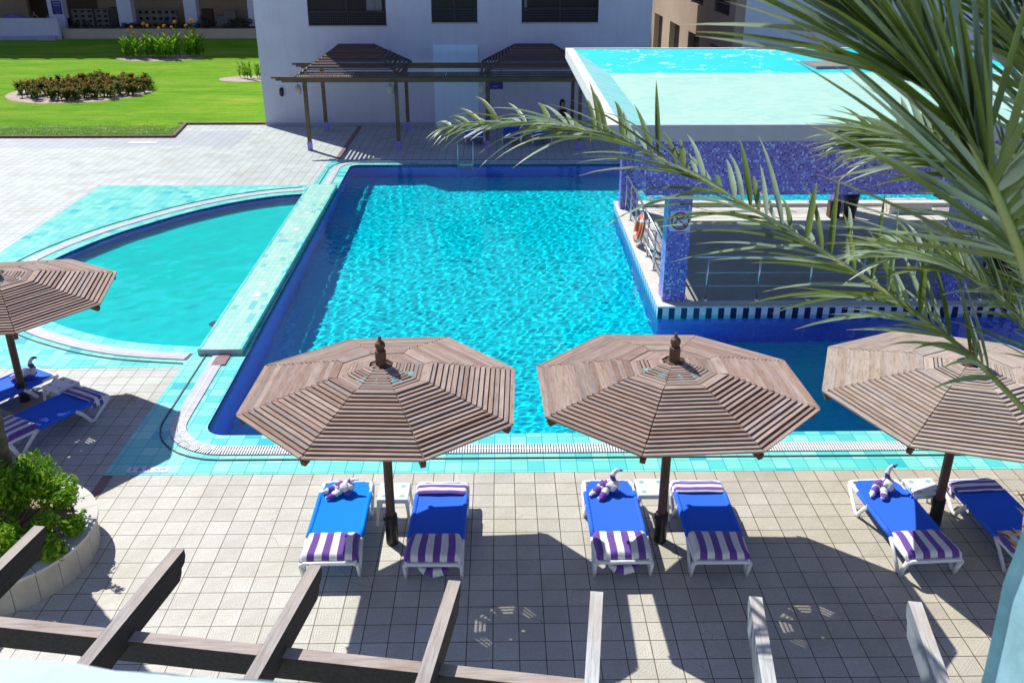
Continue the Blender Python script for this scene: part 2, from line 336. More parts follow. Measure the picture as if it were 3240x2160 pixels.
# ------------------------------------------------------------------ mesh helpers
class MB:
    def __init__(s): s.v = []; s.f = []; s.a = []; s.g = []; s.m = []; s.cur = 0
    def add(s, vs, fs, a=0.0, g=None):
        o = len(s.v); s.v += [tuple(x) for x in vs]
        s.a += list(a) if hasattr(a, '__len__') else [a] * len(vs)
        s.g += list(g) if g is not None else [tuple(x) for x in vs]
        s.f += [tuple(i + o for i in f) for f in fs]; s.m += [s.cur] * len(fs); return s
    def box(s, a, b, at=0.0):
        x0, y0, z0 = a; x1, y1, z1 = b
        return s.add([(x0, y0, z0), (x1, y0, z0), (x1, y1, z0), (x0, y1, z0), (x0, y0, z1), (x1, y0, z1), (x1, y1, z1), (x0, y1, z1)],
                     [(3, 2, 1, 0), (4, 5, 6, 7), (0, 1, 5, 4), (1, 2, 6, 5), (2, 3, 7, 6), (3, 0, 4, 7)], at)
    def cbox(s, a, b, c=.01, at=0.0):     # box with chamfered long edges all round
        x0, y0, z0 = a; x1, y1, z1 = b; bm = None
        pts = []
        for z, k in ((z0, c), (z0 + c, 0), (z1 - c, 0), (z1, c)):
            pts += [(x0 + k + c * (k == 0) * 0, y0 + k, z), (x1 - k, y0 + k, z), (x1 - k, y1 - k, z), (x0 + k, y1 - k, z)]
        f = [(3, 2, 1, 0), (12, 13, 14, 15)]
        for r in range(3):
            for i in range(4): f.append((r * 4 + i, r * 4 + (i + 1) % 4, r * 4 + 4 + (i + 1) % 4, r * 4 + 4 + i))
        return s.add(pts, f, at)
    def obox(s, c, u, v, w_, at=0.0, g=None):   # oriented box: centre and three half vectors
        c, u, v, w_ = map(Vector, (c, u, v, w_)); P = []
        for k in (-1, 1):
            for i, j in ((-1, -1), (1, -1), (1, 1), (-1, 1)): P.append(c + u * i + v * j + w_ * k)
        return s.add(P, [(3, 2, 1, 0), (4, 5, 6, 7), (0, 1, 5, 4), (1, 2, 6, 5), (2, 3, 7, 6), (3, 0, 4, 7)], at, g)
    def bar(s, p, q, wd, ht, up=(0, 0, 1), at=0.0):
        p, q = Vector(p), Vector(q); t = (q - p); L = t.length; t.normalize(); up = Vector(up)
        sd = t.cross(up).normalized(); n = sd.cross(t)
        return s.obox((p + q) / 2, sd * wd / 2, t * L / 2, n * ht / 2, at)
    def prism(s, pts, z0, z1, at=0.0):
        n = len(pts)
        tri = tessellate_polygon([[Vector((x, y, 0)) for x, y in pts]])
        ar = sum(pts[i][0] * pts[(i + 1) % n][1] - pts[(i + 1) % n][0] * pts[i][1] for i in range(n))
        P = [(x, y, z0) for x, y in pts] + [(x, y, z1) for x, y in pts]; F = []
        for t in tri: F += [tuple(i + n for i in t), tuple(reversed(t))]
        for i in range(n):
            j = (i + 1) % n; F.append((i, j, j + n, i + n) if ar > 0 else (j, i, i + n, j + n))
        return s.add(P, F, at)
    def sheet(s, loops, z):
        L = [[Vector((x, y, 0)) for x, y in l] for l in loops]; tri = tessellate_polygon(L)
        P = [(p.x, p.y, z) for l in L for p in l]
        F = []
        for a, b, c in tri:
            A, B, D_ = (Vector(P[i]) for i in (a, b, c)); n = (B - A).cross(D_ - A).z
            F.append((a, b, c) if n > 0 else (c, b, a))
        return s.add(P, F)
    def sweep(s, pts, rad, n=8, up=(0, 0, 1), ex=1.0, at=None, cap=True, twist=0):
        pts = [Vector(p) for p in pts]; N = len(pts); up = Vector(up); P = []; A = []; prev = None
        for i, p in enumerate(pts):
            t = (pts[min(i + 1, N - 1)] - pts[max(i - 1, 0)]).normalized()
            sd = t.cross(up)
            if sd.length < .05: sd = prev if prev is not None else t.cross(Vector((0, 1, .01)))
            sd.normalize()
            if prev is not None and sd.dot(prev) < 0 and twist == 0: sd = -sd
            prev = sd.copy(); nn = sd.cross(t)
            r = rad[i] if hasattr(rad, '__len__') and not isinstance(rad, tuple) else rad
            a, b = r if isinstance(r, tuple) else (r, r)
            for k in range(n):
                th = 2 * PI * (k + .5) / n; cx, sx = math.cos(th), math.sin(th)
                cx = math.copysign(abs(cx) ** ex, cx); sx = math.copysign(abs(sx) ** ex, sx)
                P.append(p + sd * a * cx + nn * b * sx); A.append(at[i] if at is not None else 0.0)
        F = []
        for i in range(N - 1):
            for k in range(n): F.append((i * n + k, i * n + (k + 1) % n, (i + 1) * n + (k + 1) % n, (i + 1) * n + k))
        if cap: F += [tuple(reversed(range(n))), tuple(range((N - 1) * n, N * n))]
        return s.add(P, F, A)
    def lathe(s, prof, c=(0, 0, 0), n=16, at=0.0):
        P = []; F = []
        for r, z in prof:
            for k in range(n): a = 2 * PI * (k + .5) / n; P.append((c[0] + r * math.cos(a), c[1] + r * math.sin(a), c[2] + z))
        for i in range(len(prof) - 1):
            for k in range(n): F.append((i * n + k, i * n + (k + 1) % n, (i + 1) * n + (k + 1) % n, (i + 1) * n + k))
        F += [tuple(reversed(range(n))), tuple(range((len(prof) - 1) * n, len(prof) * n))]
        return s.add(P, F, at)
    def build(s, name, mats, parent=None, smooth=False, kind=None, loc=None, recalc=False):
        me = bpy.data.meshes.new(name); me.from_pydata(s.v, [], s.f)
        for m_ in (mats if isinstance(mats, (list, tuple)) else [mats]): me.materials.append(M(m_) if isinstance(m_, str) else m_)
        if any(s.m): me.polygons.foreach_set('material_index', s.m)
        if smooth: me.polygons.foreach_set('use_smooth', [True] * len(me.polygons))
        if any(x != 0 for x in s.a):
            at = me.attributes.new('s', 'FLOAT', 'POINT'); at.data.foreach_set('value', [float(x) for x in s.a])
        if s.g and s.g != s.v:
            at = me.attributes.new('gv', 'FLOAT_VECTOR', 'POINT'); at.data.foreach_set('vector', [float(c) for p in s.g for c in p])
        me.update()
        o = bpy.data.objects.new(name, me); C.objects.link(o)
        if parent is not None: o.parent = parent
        if kind: o['kind'] = kind
        if loc is not None: o.location = loc
        return o
def tag(o, label, cat, group=None, kind=None):
    o['label'] = label; o['category'] = cat
    if group: o['group'] = group
    if kind: o['kind'] = kind
    return o
def thing(name, label, cat, loc=(0, 0, 0), rz=0, group=None):
    o = bpy.data.objects.new(name, None); C.objects.link(o); o.empty_display_size = .1
    o.location = loc; o.rotation_euler = (0, 0, rz); return tag(o, label, cat, group)
def dup(root, loc, rz=0, label=None, scale=None):
    def cp(o, par):
        c = o.copy(); C.objects.link(c)
        if par is not None: c.parent = par
        for ch in o.children: cp(ch, c)
        return c
    r = cp(root, None); r.location = loc; r.rotation_euler = (0, 0, rz)
    if scale: r.scale = (scale,) * 3
    if label: r['label'] = label
    return r
def offset_path(pts, d):   # offset an open polyline to its left by d
    out = []
    for i, p in enumerate(pts):
        a = Vector(pts[max(i - 1, 0)]); b = Vector(pts[min(i + 1, len(pts) - 1)]); t = (b - a).normalized()
        out.append((p[0] - t.y * d, p[1] + t.x * d))
    return out
def resample(pts, step):
    out = [Vector(pts[0])]; acc = 0
    for a, b in zip(pts, pts[1:]):
        a, b = Vector(a), Vector(b); L = (b - a).length; x = step - acc
        while x <= L: out.append(a + (b - a) * (x / L)); x += step
        acc = (acc + L) % step
    return out
def catmull(P, n=8, closed=False):
    P = [Vector(p) for p in P]; out = []; N = len(P)
    for i in range(N if closed else N - 1):
        p0 = P[(i - 1) % N] if closed or i > 0 else P[0]; p1 = P[i]; p2 = P[(i + 1) % N]
        p3 = P[(i + 2) % N] if closed or i + 2 < N else P[-1]
        for k in range(n):
            t = k / n; out.append(.5 * ((2 * p1) + (p2 - p0) * t + (2 * p0 - 5 * p1 + 4 * p2 - p3) * t * t + (3 * p1 - p0 - 3 * p2 + p3) * t ** 3))
    if not closed: out.append(P[-1])
    return out
def arc(cx, cy, r, a0, a1, n=8): return [(cx + r * math.cos(R(a0 + (a1 - a0) * i / n)), cy + r * math.sin(R(a0 + (a1 - a0) * i / n))) for i in range(n + 1)]

# ================================================================== SETTING: ground, pools, lawn
def xl(y): return -4.80 - (y - 13.02) * .0172          # left edge of the main pool leans a little
POOL = [(13.5, 13.02)] + [(13.5, 31.6)] + arc(xl(31.3) + .3, 31.3, .3, 90, 180, 5) + arc(xl(13.37) + .35, 13.37, .35, 180, 270, 6)
KID_CURVE = [(-5.98, 27.85), (-6.97, 27.52), (-7.97, 26.85), (-8.95, 25.83), (-10.0, 24.3), (-10.65, 22.9), (-11.02, 21.57), (-11.0, 20.5), (-10.65, 19.4), (-10.0, 18.45), (-9.2, 17.72), (-8.46, 17.25), (-7.69, 16.87), (-6.91, 16.63), (-5.84, 16.47)]
KC = [(p.x, p.y) for p in catmull([Vector((x, y, 0)) for x, y in KID_CURVE], 5)]
KID = KC + [(-5.9, 22)]
g_out = [(-60, -14), (45, -14), (45, 62), (-60, 62)]
MB().sheet([[(-300, -300), (300, -300), (300, 400), (-300, 400)], g_out], -.02).build('ground', 'earth', kind='structure')
MB().sheet([g_out, POOL, KID], 0).build('terrace_paving', 'embossed_tile', kind='structure')
AQ = [(-12.55, 15.55), (-5.93, 15.55), (-5.93, 11.85), (20, 11.85), (20, 32.4), (-5.95, 32.4), (-5.95, 28.87), (-12.62, 28.87)]
MB().sheet([AQ, POOL, KID], .004).build('pool_surround', 'aqua_tile', kind='structure')
# basins
bs = MB(); bs.box((-5.6, 12.6, -2.1), (14, 31.9, -1.6))
fl = bs.build('pool_floor', 'pool_floor_tile', kind='structure')
wl = MB()
wl.box((-5.5, 12.7, -1.6), (14, 12.99, -.012)); wl.box((-5.5, 31.63, -1.6), (14, 31.9, -.012))
wl.prism([(xl(12.99) - .6, 12.99), (xl(12.99) - .02, 12.99), (xl(31.63) - .02, 31.63), (xl(31.63) - .3, 31.63)], -1.6, -.012)
pw = wl.build('pool_walls', 'pool_wall_tile', kind='structure')
bd = MB(); bd.box((-5.3, 31.58, -.26), (14, 31.628, -.014)); bd.prism([(xl(13) - .018, 13), (xl(13) + .012, 13), (xl(31.6) + .012, 31.6), (xl(31.6) - .018, 31.6)], -.26, -.014)
band = bd.build('pool_edge_band', 'purple_band_tile', kind='structure')
kf = MB(); kf.box((-12, 16, -.95), (-5.7, 28.4, -.62)); kfo = kf.build('paddling_pool_floor', 'paddling_floor_tile', kind='structure')
kw = MB(); ring = KC; outr = offset_path(KC, -.25)
for z0, z1, nm, mt, off in ((-.62, -.22, 'paddling_pool_wall', 'pool_wall_tile', .0), (-.22, -.01, 'paddling_pool_band', 'purple_band_tile', -.004)):
    k = MB(); a = offset_path(KC, -.012 + off); b2 = offset_path(KC, -.2)
    for i in range(len(a) - 1): k.prism([a[i], a[i + 1], b2[i + 1], b2[i]], z0, z1)
    ob = k.build(nm, mt, kind='structure'); ob.cycles.is_caustics_receiver = True
for o in (fl, pw, band, kfo): o.cycles.is_caustics_receiver = True

def water(name, x0, x1, y0, y1, z, step, amp, lams, mat, seed, hole=None, dirs=(-.8, 1.2), n=46):
    rg = random.Random(seed); wv = []
    for i in range(n):
        lam = math.exp(rg.uniform(math.log(lams[0]), math.log(lams[1]))); th = rg.gauss(*dirs)
        wv.append((2 * PI / lam * math.cos(th), 2 * PI / lam * math.sin(th), rg.uniform(0, 6.28), lam * amp * rg.uniform(.5, 1.2)))
    import numpy as np
    xs = np.linspace(x0, x1, int((x1 - x0) / step) + 1); ys = np.linspace(y0, y1, int((y1 - y0) / step) + 1)
    X, Y = np.meshgrid(xs, ys); Z = np.zeros_like(X)
    for kx, ky, ph, a in wv: Z += a * np.sin(kx * X + ky * Y + ph)
    nx, ny = len(xs), len(ys)
    V = np.stack([X, Y, Z + z], -1).reshape(-1, 3)
    F = []
    for j in range(ny - 1):
        for i in range(nx - 1):
            if hole and hole[0] < xs[i] and xs[i + 1] < hole[1] and hole[2] < ys[j] and ys[j + 1] < hole[3]: continue
            F.append((j * nx + i, j * nx + i + 1, (j + 1) * nx + i + 1, (j + 1) * nx + i))
    me = bpy.data.meshes.new(name); me.from_pydata(V.tolist(), [], F); me.polygons.foreach_set('use_smooth', [True] * len(F))
    me.materials.append(M(mat)); o = bpy.data.objects.new(name, me); C.objects.link(o); o['kind'] = 'structure'; o.cycles.is_caustics_caster = True
    return o
water('pool_water', -5.4, 13.9, 12.75, 31.8, -.035, .027, .00105, (.10, .46), 'pool_water', 3, hole=(3.6, 20, 18.4, 25.9))
water('paddling_pool_water', -11.4, -5.75, 16.2, 28.1, -.035, .06, .0009, (.35, 1.7), 'paddling_water', 5)

# overflow gutters: dark channel, white slats in two rows, joint line
gut = MB(); slat = MB(); jl = MB()
def gutter(path, o0, o1, oj=None, step=.042, z=.008):
    a = offset_path(path, o0); b = offset_path(path, o1); mid = offset_path(path, (o0 + o1) / 2)
    for i in range(len(path) - 1): gut.sheet([[a[i], a[i + 1], b[i + 1], b[i]]], z)
    wd = abs(o1 - o0)
    mp = resample(mid, step)
    for i in range(len(mp) - 1):
        p, q = mp[i], mp[i + 1]; t = (q - p).normalized(); nn = Vector((-t.y, t.x))
        for sgn in (-1, 1):
            c = p + nn * sgn * wd * .25
            slat.obox((c.x, c.y, z + .009), (nn.x * wd * .225, nn.y * wd * .225, 0), (t.x * .0125, t.y * .0125, 0), (0, 0, .006))
    for i in range(0, len(mp) - 1, 6):
        q = mp[min(i + 6, len(mp) - 1)]; slat.bar((*mp[i], z + .01), (*q, z + .01), .012, .01)
    if oj:
        c = offset_path(path, oj); d = offset_path(path, oj + (.022 if oj > 0 else -.022))
        for i in range(len(path) - 1): jl.prism([c[i], c[i + 1], d[i + 1], d[i]] if oj < 0 else [d[i], d[i + 1], c[i + 1], c[i]], .004, .022)
# path runs counter-clockwise seen from the water so the outside is on the right (negative offset)
pmL = [(xl(y), y) for y in (16.1, 15.4, 14.6, 13.9)]
pmain = pmL + [(x, y) for x, y in arc(xl(13.5) + .5, 13.52, .5, 180, 270, 8)] + [(x, 13.02) for x in [-3.9 + .6 * i for i in range(30)]]
gutter(pmain, -.36, -.63, -.76)
ptop = [(13, 31.6), (8, 31.6), (2, 31.6), (-2, 31.6), (-4, 31.6)] + arc(xl(31.1) + .5, 31.1, .5, 90, 180, 6) + [(xl(30.3), 30.3), (xl(29.4), 29.4), (xl(28.5), 28.5)]
gutter(ptop, -.30, -.55, -.66)
gutter([(x, y) for x, y in KC], .30, .60, .74) if False else gutter(list(KC), -.32, -.62, -.76)
gut.build('gutter_channel', 'gutter_dark', kind='structure')
slat.build('gutter_grating', 'grate_white', kind='structure')
jl.build('paving_joint', 'joint_dark', kind='structure')
# inlays: maroon strips, white tiles, stain of the far paving
ml = MB(); ml.box((-5.93, 9.95, .004), (-5.79, 11.84, .008)); ml.box((-6.02, 7.2, .004), (-5.86, 8.75, .008)); ml.box((-5.36, 15.98, .012), (-5.15, 16.09, .03))
ml.box((-5.80, 32.45, .004), (-5.62, 38.4, .008)); ml.box((-5.39, 15.62, .02), (-5.14, 15.97, .031))
ml.build('maroon_paving_strip', 'maroon_tile', kind='structure')

dr = MB(); dr.lathe([(.16, -.6195), (.16, -.612)], (-6.05, 18.25, 0), 16); dr.build('paddling_pool_drain', 'gutter_dark', kind='structure').cycles.is_caustics_receiver = True
dc = MB(); dc.cbox((-14.05, 35.15, .004), (-13.0, 35.45, .012), .002); dc.build('drain_cover', 'white_paint', kind='structure')
# walkway between the pools
wk = MB()
bl = lambda y: -5.77 - (y - 16.1) * .0155
brr = lambda y: -4.93 - (y - 16.1) * .0125
wk.prism([(bl(16.1), 16.1), (brr(16.1), 16.1), (brr(28.5), 28.5), (bl(28.5), 28.5)], .031, .12)
wko = wk.build('walkway', 'mint_tile', kind='structure')
wl2 = MB(); wl2.prism([(bl(16.1) + .03, 16.13), (brr(16.1) - .03, 16.13), (brr(28.45) - .03, 28.45), (bl(28.45) + .03, 28.45)], -1.6, .0305)
wl2.build('walkway_wall', 'purple_band_tile', kind='structure').cycles.is_caustics_receiver = True
we = MB(); we.box((bl(16.1) - .004, 16.085, .0), (brr(16.1) + .004, 16.099, .122)); we.build('walkway_end', 'grey_plaster', kind='structure')
wr = MB()
for x0, x1, f in ((.0, .05, bl), (-.05, .0, brr)):
    wr.prism([(f(16.1) + x0, 16.1), (f(16.1) + x1, 16.1), (f(28.5) + x1, 28.5), (f(28.5) + x0, 28.5)], .12, .127)
wr.build('walkway_edging', 'aqua_tile', kind='structure')
wm = MB()
for x, y in ((-5.42, 25.31), (-5.41, 23.76), (-5.36, 19.65), (-5.32, 18.97)): wm.box((x - .07, y - .13, .12), (x + .07, y + .13, .125))
wm.build('walkway_marker_tiles', 'white_tile', kind='structure')
# depth mark
dm = thing('depth_marker', 'white tile strip in the aqua paving reading 160 CM', 'depth marker', (-5.32, 11.995, 0))
MB().box((-.31, -.075, .005), (.31, .075, .009)).build('tile', 'white_tile', dm)
def text(s, size, loc, rot, mat, parent, align='CENTER', ext=.0008):
    cu = bpy.data.curves.new('lettering', 'FONT'); cu.body = s; cu.size = size; cu.align_x = align; cu.align_y = 'CENTER'; cu.extrude = ext
    o = bpy.data.objects.new('lettering', cu); me = bpy.data.meshes.new_from_object(o); me.materials.clear(); me.materials.append(M(mat)); o = bpy.data.objects.new('lettering', me); C.objects.link(o); o.parent = parent; o.location = loc; o.rotation_euler = rot; return o
t = text('1 6 0', .135, (-.12, 0, .0102), (0, 0, 0), 'sign_black', dm); t.scale = (1.15, 1, 1)
t = text('CM', .07, (.185, 0, .0102), (0, 0, 0), 'sign_black', dm); t.scale = (1.5, 1, 1)

# lawn and kerb
LW = [(-75, 36.32), (-12.72, 36.32), (-13.05, 38.9), (-9.62, 38.9), (-9.62, 60), (-2, 60), (-2, 110), (-75, 110)]
MB().sheet([LW], .05).build('lawn', 'lawn_grass', kind='structure')
kb = MB()
kb.box((-60, 36.2, .0), (-12.62, 36.32, .085)); kb.prism([(-12.62, 36.2), (-12.95, 38.9), (-13.07, 38.9), (-12.74, 36.32)], .0, .085); kb.box((-13.3, 38.78, 0), (-9.62, 38.9, .083))
kb.build('lawn_kerb', 'brick_brown', kind='structure')
gb = MB(); rg = random.Random(4)
for i in range(3800):                                   # ragged tufts on the worn strip by the kerb
    x = rg.uniform(-20, -12.8); y = 36.36 + abs(rg.gauss(0, 1.1))
    h = rg.uniform(.012, .04); a = rg.uniform(0, 6.28); dx, dy = math.cos(a) * .02, math.sin(a) * .02
    gb.add([(x - dx, y - dy, .05), (x + dx, y + dy, .05), (x + rg.gauss(0, .03), y + rg.gauss(0, .03), .05 + h)], [(0, 1, 2)], rg.random())
tag(gb.build('grass', 'hedge_leaf' if False else 'canna_leaf'), 'short ragged grass tufts along the brick kerb', 'grass', kind='stuff')

# ================================================================== MAIN BUILDING
def wall_with_openings(mb, x0, x1, z0, z1, y0, y1, ops):
    xs = sorted({x0, x1, *[o[0] for o in ops], *[o[1] for o in ops]})
    for a, b in zip(xs, xs[1:]):
        o = [q for q in ops if q[0] <= a and b <= q[1]]
        if not o: mb.box((a, y0, z0), (b, y1, z1))
        else:
            q = o[0]
            if q[2] > z0: mb.box((a, y0, z0), (b, y1, q[2]))
            if q[3] < z1: mb.box((a, y0, q[3]), (b, y1, z1))
hb = thing('main_building', 'pale plastered building with dark lattice windows behind the far pergola', 'building', (0, 38.5, 0))
YB = 38.5
ops = [(-7.5, -4.43, 3.92, 5.7), (-2.65, -.84, 4.03, 5.7), (.9, 3.93, 4.03, 5.7)]
mb = MB(); wall_with_openings(mb, -9.6, 6.05, 0, 11.8, 0, .35, ops)
mb.box((-9.6, .35, 0), (-9.3, 12, 11.8)); mb.box((5.75, .35, 0), (6.05, 12, 11.8)); mb.box((-9.3, 11.7, 0), (5.75, 12, 11.8))
mb.box((-9.3, .351, 3.3), (5.75, 11.7, 3.4)); mb.build('wall', 'pale_plaster', hb)
mb = MB(); mb.box((-9.6, 0, 11.8), (6.05, 12, 12.0)); mb.build('roof', 'pale_plaster', hb)
mb = MB(); mb.box((-9.58, -.03, 0), (6.05, 0, .13)); mb.build('plinth', 'grey_plaster', hb)
for i, (a, b_, z0, z1) in enumerate(ops):
    wnd = MB(); fw = .05; d0, d1 = .06, .12
    for q in ((a, a + fw), (b_ - fw, b_), ((a + b_) / 2 - .03, (a + b_) / 2 + .03)): wnd.box((q[0], d0, z0 + .02), (q[1], d1, z1 - .01))
    wnd.box((a + fw, d0, z1 - .06), ((a + b_) / 2 - .03, d1, z1 - .01)); wnd.box(((a + b_) / 2 + .03, d0, z1 - .06), (b_ - fw, d1, z1 - .01))
    fr = wnd.build('window', 'lattice_dark', hb)
    MB().box((a + .01, .13, z0 + .01), (b_ - .01, .15, z1 - .01)).build('pane', 'glass_dark', fr)
    lt = MB(); top = z0 + .5; n = int((b_ - a) / .085)
    for k in range(n + 1): x = a + .02 + (b_ - a - .04) * k / n; lt.box((x - .014, .012, z0 + .01), (x + .014, .028, top))
    for k in range(6): z = z0 + .03 + (top - z0 - .06) * k / 5; lt.box((a + .01, .029, z - .014), (b_ - .01, .04, z + .014))
    lt.box((a, .0, top), (b_, .05, top + .05)); lt.build('lattice_screen', 'lattice_dark', fr)
    MB().box((a - .03, -.035, z0 - .05), (b_ + .03, -.001, z0)).build('sill', 'grey_plaster', fr)
for x0, x1 in ((-5.2, -4.6), (1.0, 1.12)): MB().box((x0, .122, 4.45), (x1, .128, 5.6)).build('curtain', 'curtain', hb)
pn = MB().box((-2.63, 38.455, .02), (-.84, 38.497, 3.2)); tag(pn.build('wall_panel', 'panel_white'), 'tall pale blue-white panel on the facade behind the pergola', 'wall panel')
lm = thing('wall_lamp', 'black oval bulkhead lamp on the pale facade', 'lamp', (-8.82, 38.5, 1.37))
mb = MB(); mb.sweep([(0, -.05, -.17), (0, -.06, -.1), (0, -.065, 0), (0, -.06, .1), (0, -.05, .17)], [.045, .085, .085, .085, .045], 10, up=(0, 1, 0)); mb.build('housing', 'black_steel', lm, True)
MB().box((-.07, -.02, -.15), (.07, -.001, .15)).build('back_plate', 'black_steel', lm)

# ================================================================== BUILDING ON THE RIGHT, ALLEY
rb = thing('tan_building', 'tan walled building with tall dark openings beyond the alley', 'building', (9.5, 39.1, 0))
mb = MB()
lows = [(17.3, 20.3), (11.8, 14.8), (6.6, 9.4), (1.9, 4.2)]; ups = [(6.4, 9.3), (1.1, 4.0)]
ys = sorted({0, 28, *[y for p in lows + ups for y in p]})
for a, b_ in zip(ys, ys[1:]):
    l = any(p[0] <= a and b_ <= p[1] for p in lows); u = any(p[0] <= a and b_ <= p[1] for p in ups)
    z = 0
    if l: z = 2.74
    if u: mb.box((0, a, z), (.4, b_, 4.1)); mb.box((0, a, 5.6), (.4, b_, 8.4))
    else: mb.box((0, a, z), (.4, b_, 8.4))
mb.build('side_wall', 'tan_plaster', rb)
MB().box((.4, 0, 0), (12, .35, 8.4)).build('front_wall', 'pale_plaster', rb)
mb = MB(); mb.box((.4, .35, 8.25), (12, 28, 8.4)); mb.build('roof', 'pale_plaster', rb)
for a, b_ in ups: MB().box((.18, a, 4.1), (.2, b_, 5.6)).build('pane', 'glass_dark', rb); q = MB(); [q.box((.03, a + .02 + k * .14, 4.12), (.05, a + .05 + k * .14, 4.5)) for k in range(int((b_ - a) / .14))]; q.box((.02, a, 4.5), (.06, b_, 4.56)); q.build('lattice_screen', 'lattice_dark', rb)
for a, b_ in lows: MB().box((.3, a, 0), (.33, b_, 2.74)).build('doorway', 'glass_dark', rb)
bw = MB().box((2, 66, 0), (12, 66.4, 7)); tag(bw.build('alley_wall', 'tan_plaster'), 'tan wall closing the far end of the alley', 'wall')

# ================================================================== PERGOLA BY THE FACADE
pg = thing('pergola', 'dark timber pergola with two stepped slatted roofs before the pale facade', 'pergola', (0, 0, 0))
PX = [(-6.94, 33.95), (-3.69, 33.95), (-.43, 33.98), (2.92, 33.98), (-6.96, 37.55), (-3.67, 37.55), (-.43, 37.55), (2.92, 37.55)]
for x, y in PX:
    p = MB().cbox((x - .065, y - .065, .32), (x + .065, y + .065, 2.42), .01).build('post', 'pergola_wood', pg)
    MB().cbox((x - .08, y - .08, 0), (x + .08, y + .08, .33), .01).build('footing', 'violet_paint', p)
for y in (33.95, 37.55):
    b = MB(); b.cbox((-7.75, y - .05, 2.42), (3.4, y + .05, 2.62), .008)
    b.prism([(0, 0)] * 0 or [(-7.749, y - .05), (-7.749, y + .05), (-8.1, y + .05), (-8.1, y - .05)], 2.55, 2.62); b.prism([(-7.749, y - .05), (-7.749, y + .05), (-7.95, y + .05), (-7.95, y - .05)], 2.48, 2.55)
    b.build('beam', 'pergola_wood', pg)
def slatroof(x0, x1, fl):
    y0, y1, z0, zt = 33.75, 37.75, 2.66, 3.46
    tx0, tx1, ty0, ty1 = x0 + 1.25, x1 - 1.25, 35.25, 36.2
    for k, (A, B, A2, B2) in enumerate((((x0, y0), (x1, y0), (tx0, ty0), (tx1, ty0)), ((x1, y0), (x1, y1), (tx1, ty0), (tx1, ty1)), ((x0, y1), (x0, y0), (tx0, ty1), (tx0, ty0)), ((x1, y1), (x0, y1), (tx1, ty1), (tx0, ty1)))):
        s = MB(); n = 11
        for i in range(n):
            f0 = (i + .12) / n; f1 = (i + .12 + .55) / n
            if k == 0 and i < 3: f1 = (i + .12 + .2) / n
            def P(f, t):
                a = Vector((*A, z0)).lerp(Vector((*A2, zt)), f); b = Vector((*B, z0)).lerp(Vector((*B2, zt)), f); return a.lerp(b, t)
            q = [P(f0, .0), P(f0, 1.), P(f1, 1.), P(f1, .0)]
            up = Vector((0, 0, .03)); V = [v + up * .3 for v in q] + [v + up * 1.3 for v in q]
            s.add(V, [(3, 2, 1, 0), (4, 5, 6, 7), (0, 1, 5, 4), (1, 2, 6, 5), (2, 3, 7, 6), (3, 0, 4, 7)], rnd.random())
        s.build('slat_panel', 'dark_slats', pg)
    h = MB()
    for a, b in (((x0, y0), (tx0, ty0)), ((x1, y0), (tx1, ty0)), ((x0, y1), (tx0, ty1)), ((x1, y1), (tx1, ty1))): h.bar((*a, z0 - .03), (*b, zt - .03), .06, .08)
    h.bar((x0, y0, z0 - .02), (x0, y1, z0 - .02), .06, .09); h.bar((x1, y0, z0 - .02), (x1, y1, z0 - .02), .06, .09)
    h.build('hip_rafters', 'pergola_wood', pg)
    s = MB(); n = 14
    for i in range(n): y = ty0 + (ty1 - ty0) * (i + .5) / n; s.box((tx0 - .05, y - .025, zt), (tx1 + .05, y + .025, zt + .03), rnd.random())
    s.build('ridge_panel', 'dark_slats', pg)
slatroof(-7.2, -3.45, 1); slatroof(-.65, 3.25, 0)
for x0, x1 in ((-7.15, -5.2), (-5.18, -3.4), (-3.38, -1.9), (-1.88, -.5), (-.48, 1.4), (1.42, 3.3)):
    s = MB(); n = 26
    for i in range(n):
        x = x0 + (x1 - x0) * (i + .5) / n
        s.bar((x, 33.62, 2.66), (x, 34.25, 2.72), .045, .02, at=rnd.random())
    s.box((x0, 33.62, 2.62), (x1, 33.66, 2.645)); s.build('eave_slats', 'weathered_slats' if x0 < -5.5 else 'dark_slats', pg)  # sunlight on the left panel put into its paler slat colour
def lantern(x, lab):
    l = thing('hanging_lantern', lab, 'lantern', (x, 33.8, 2.02), group='woven lanterns under the pergola')
    mb = MB(); mb.lathe([(.04, .34), (.10, .30), (.125, .2), (.125, .1), (.08, .0), (.03, -.02)], n=14); mb.build('shade', 'wicker', l, True)
    MB().box((-.006, -.006, .34), (.006, .006, .6)).build('cord', 'black_steel', l)
lantern(-7.16, 'woven lantern hanging at the sunlit left corner of the pergola'); lantern(-3.87, 'woven lantern hanging by the second front post of the pergola'); lantern(-.62, 'woven lantern hanging beside the dark blue poster')
po = thing('poster', 'dark navy poster hanging under the pergola behind the palm tips', 'poster', (-.11, 37.46, 1.86))
MB().box((-.26, -.01, -.24), (.26, .01, .24)).build('board', 'navy_board', po)
MB().box((-.12, -.014, -.15), (.05, -.011, -.12)).build('print', 'violet_paint', po)
for x in (-.19, .19): MB().box((x - .01, -.008, .241), (x + .01, .008, .56)).build('cord', 'black_steel', po)

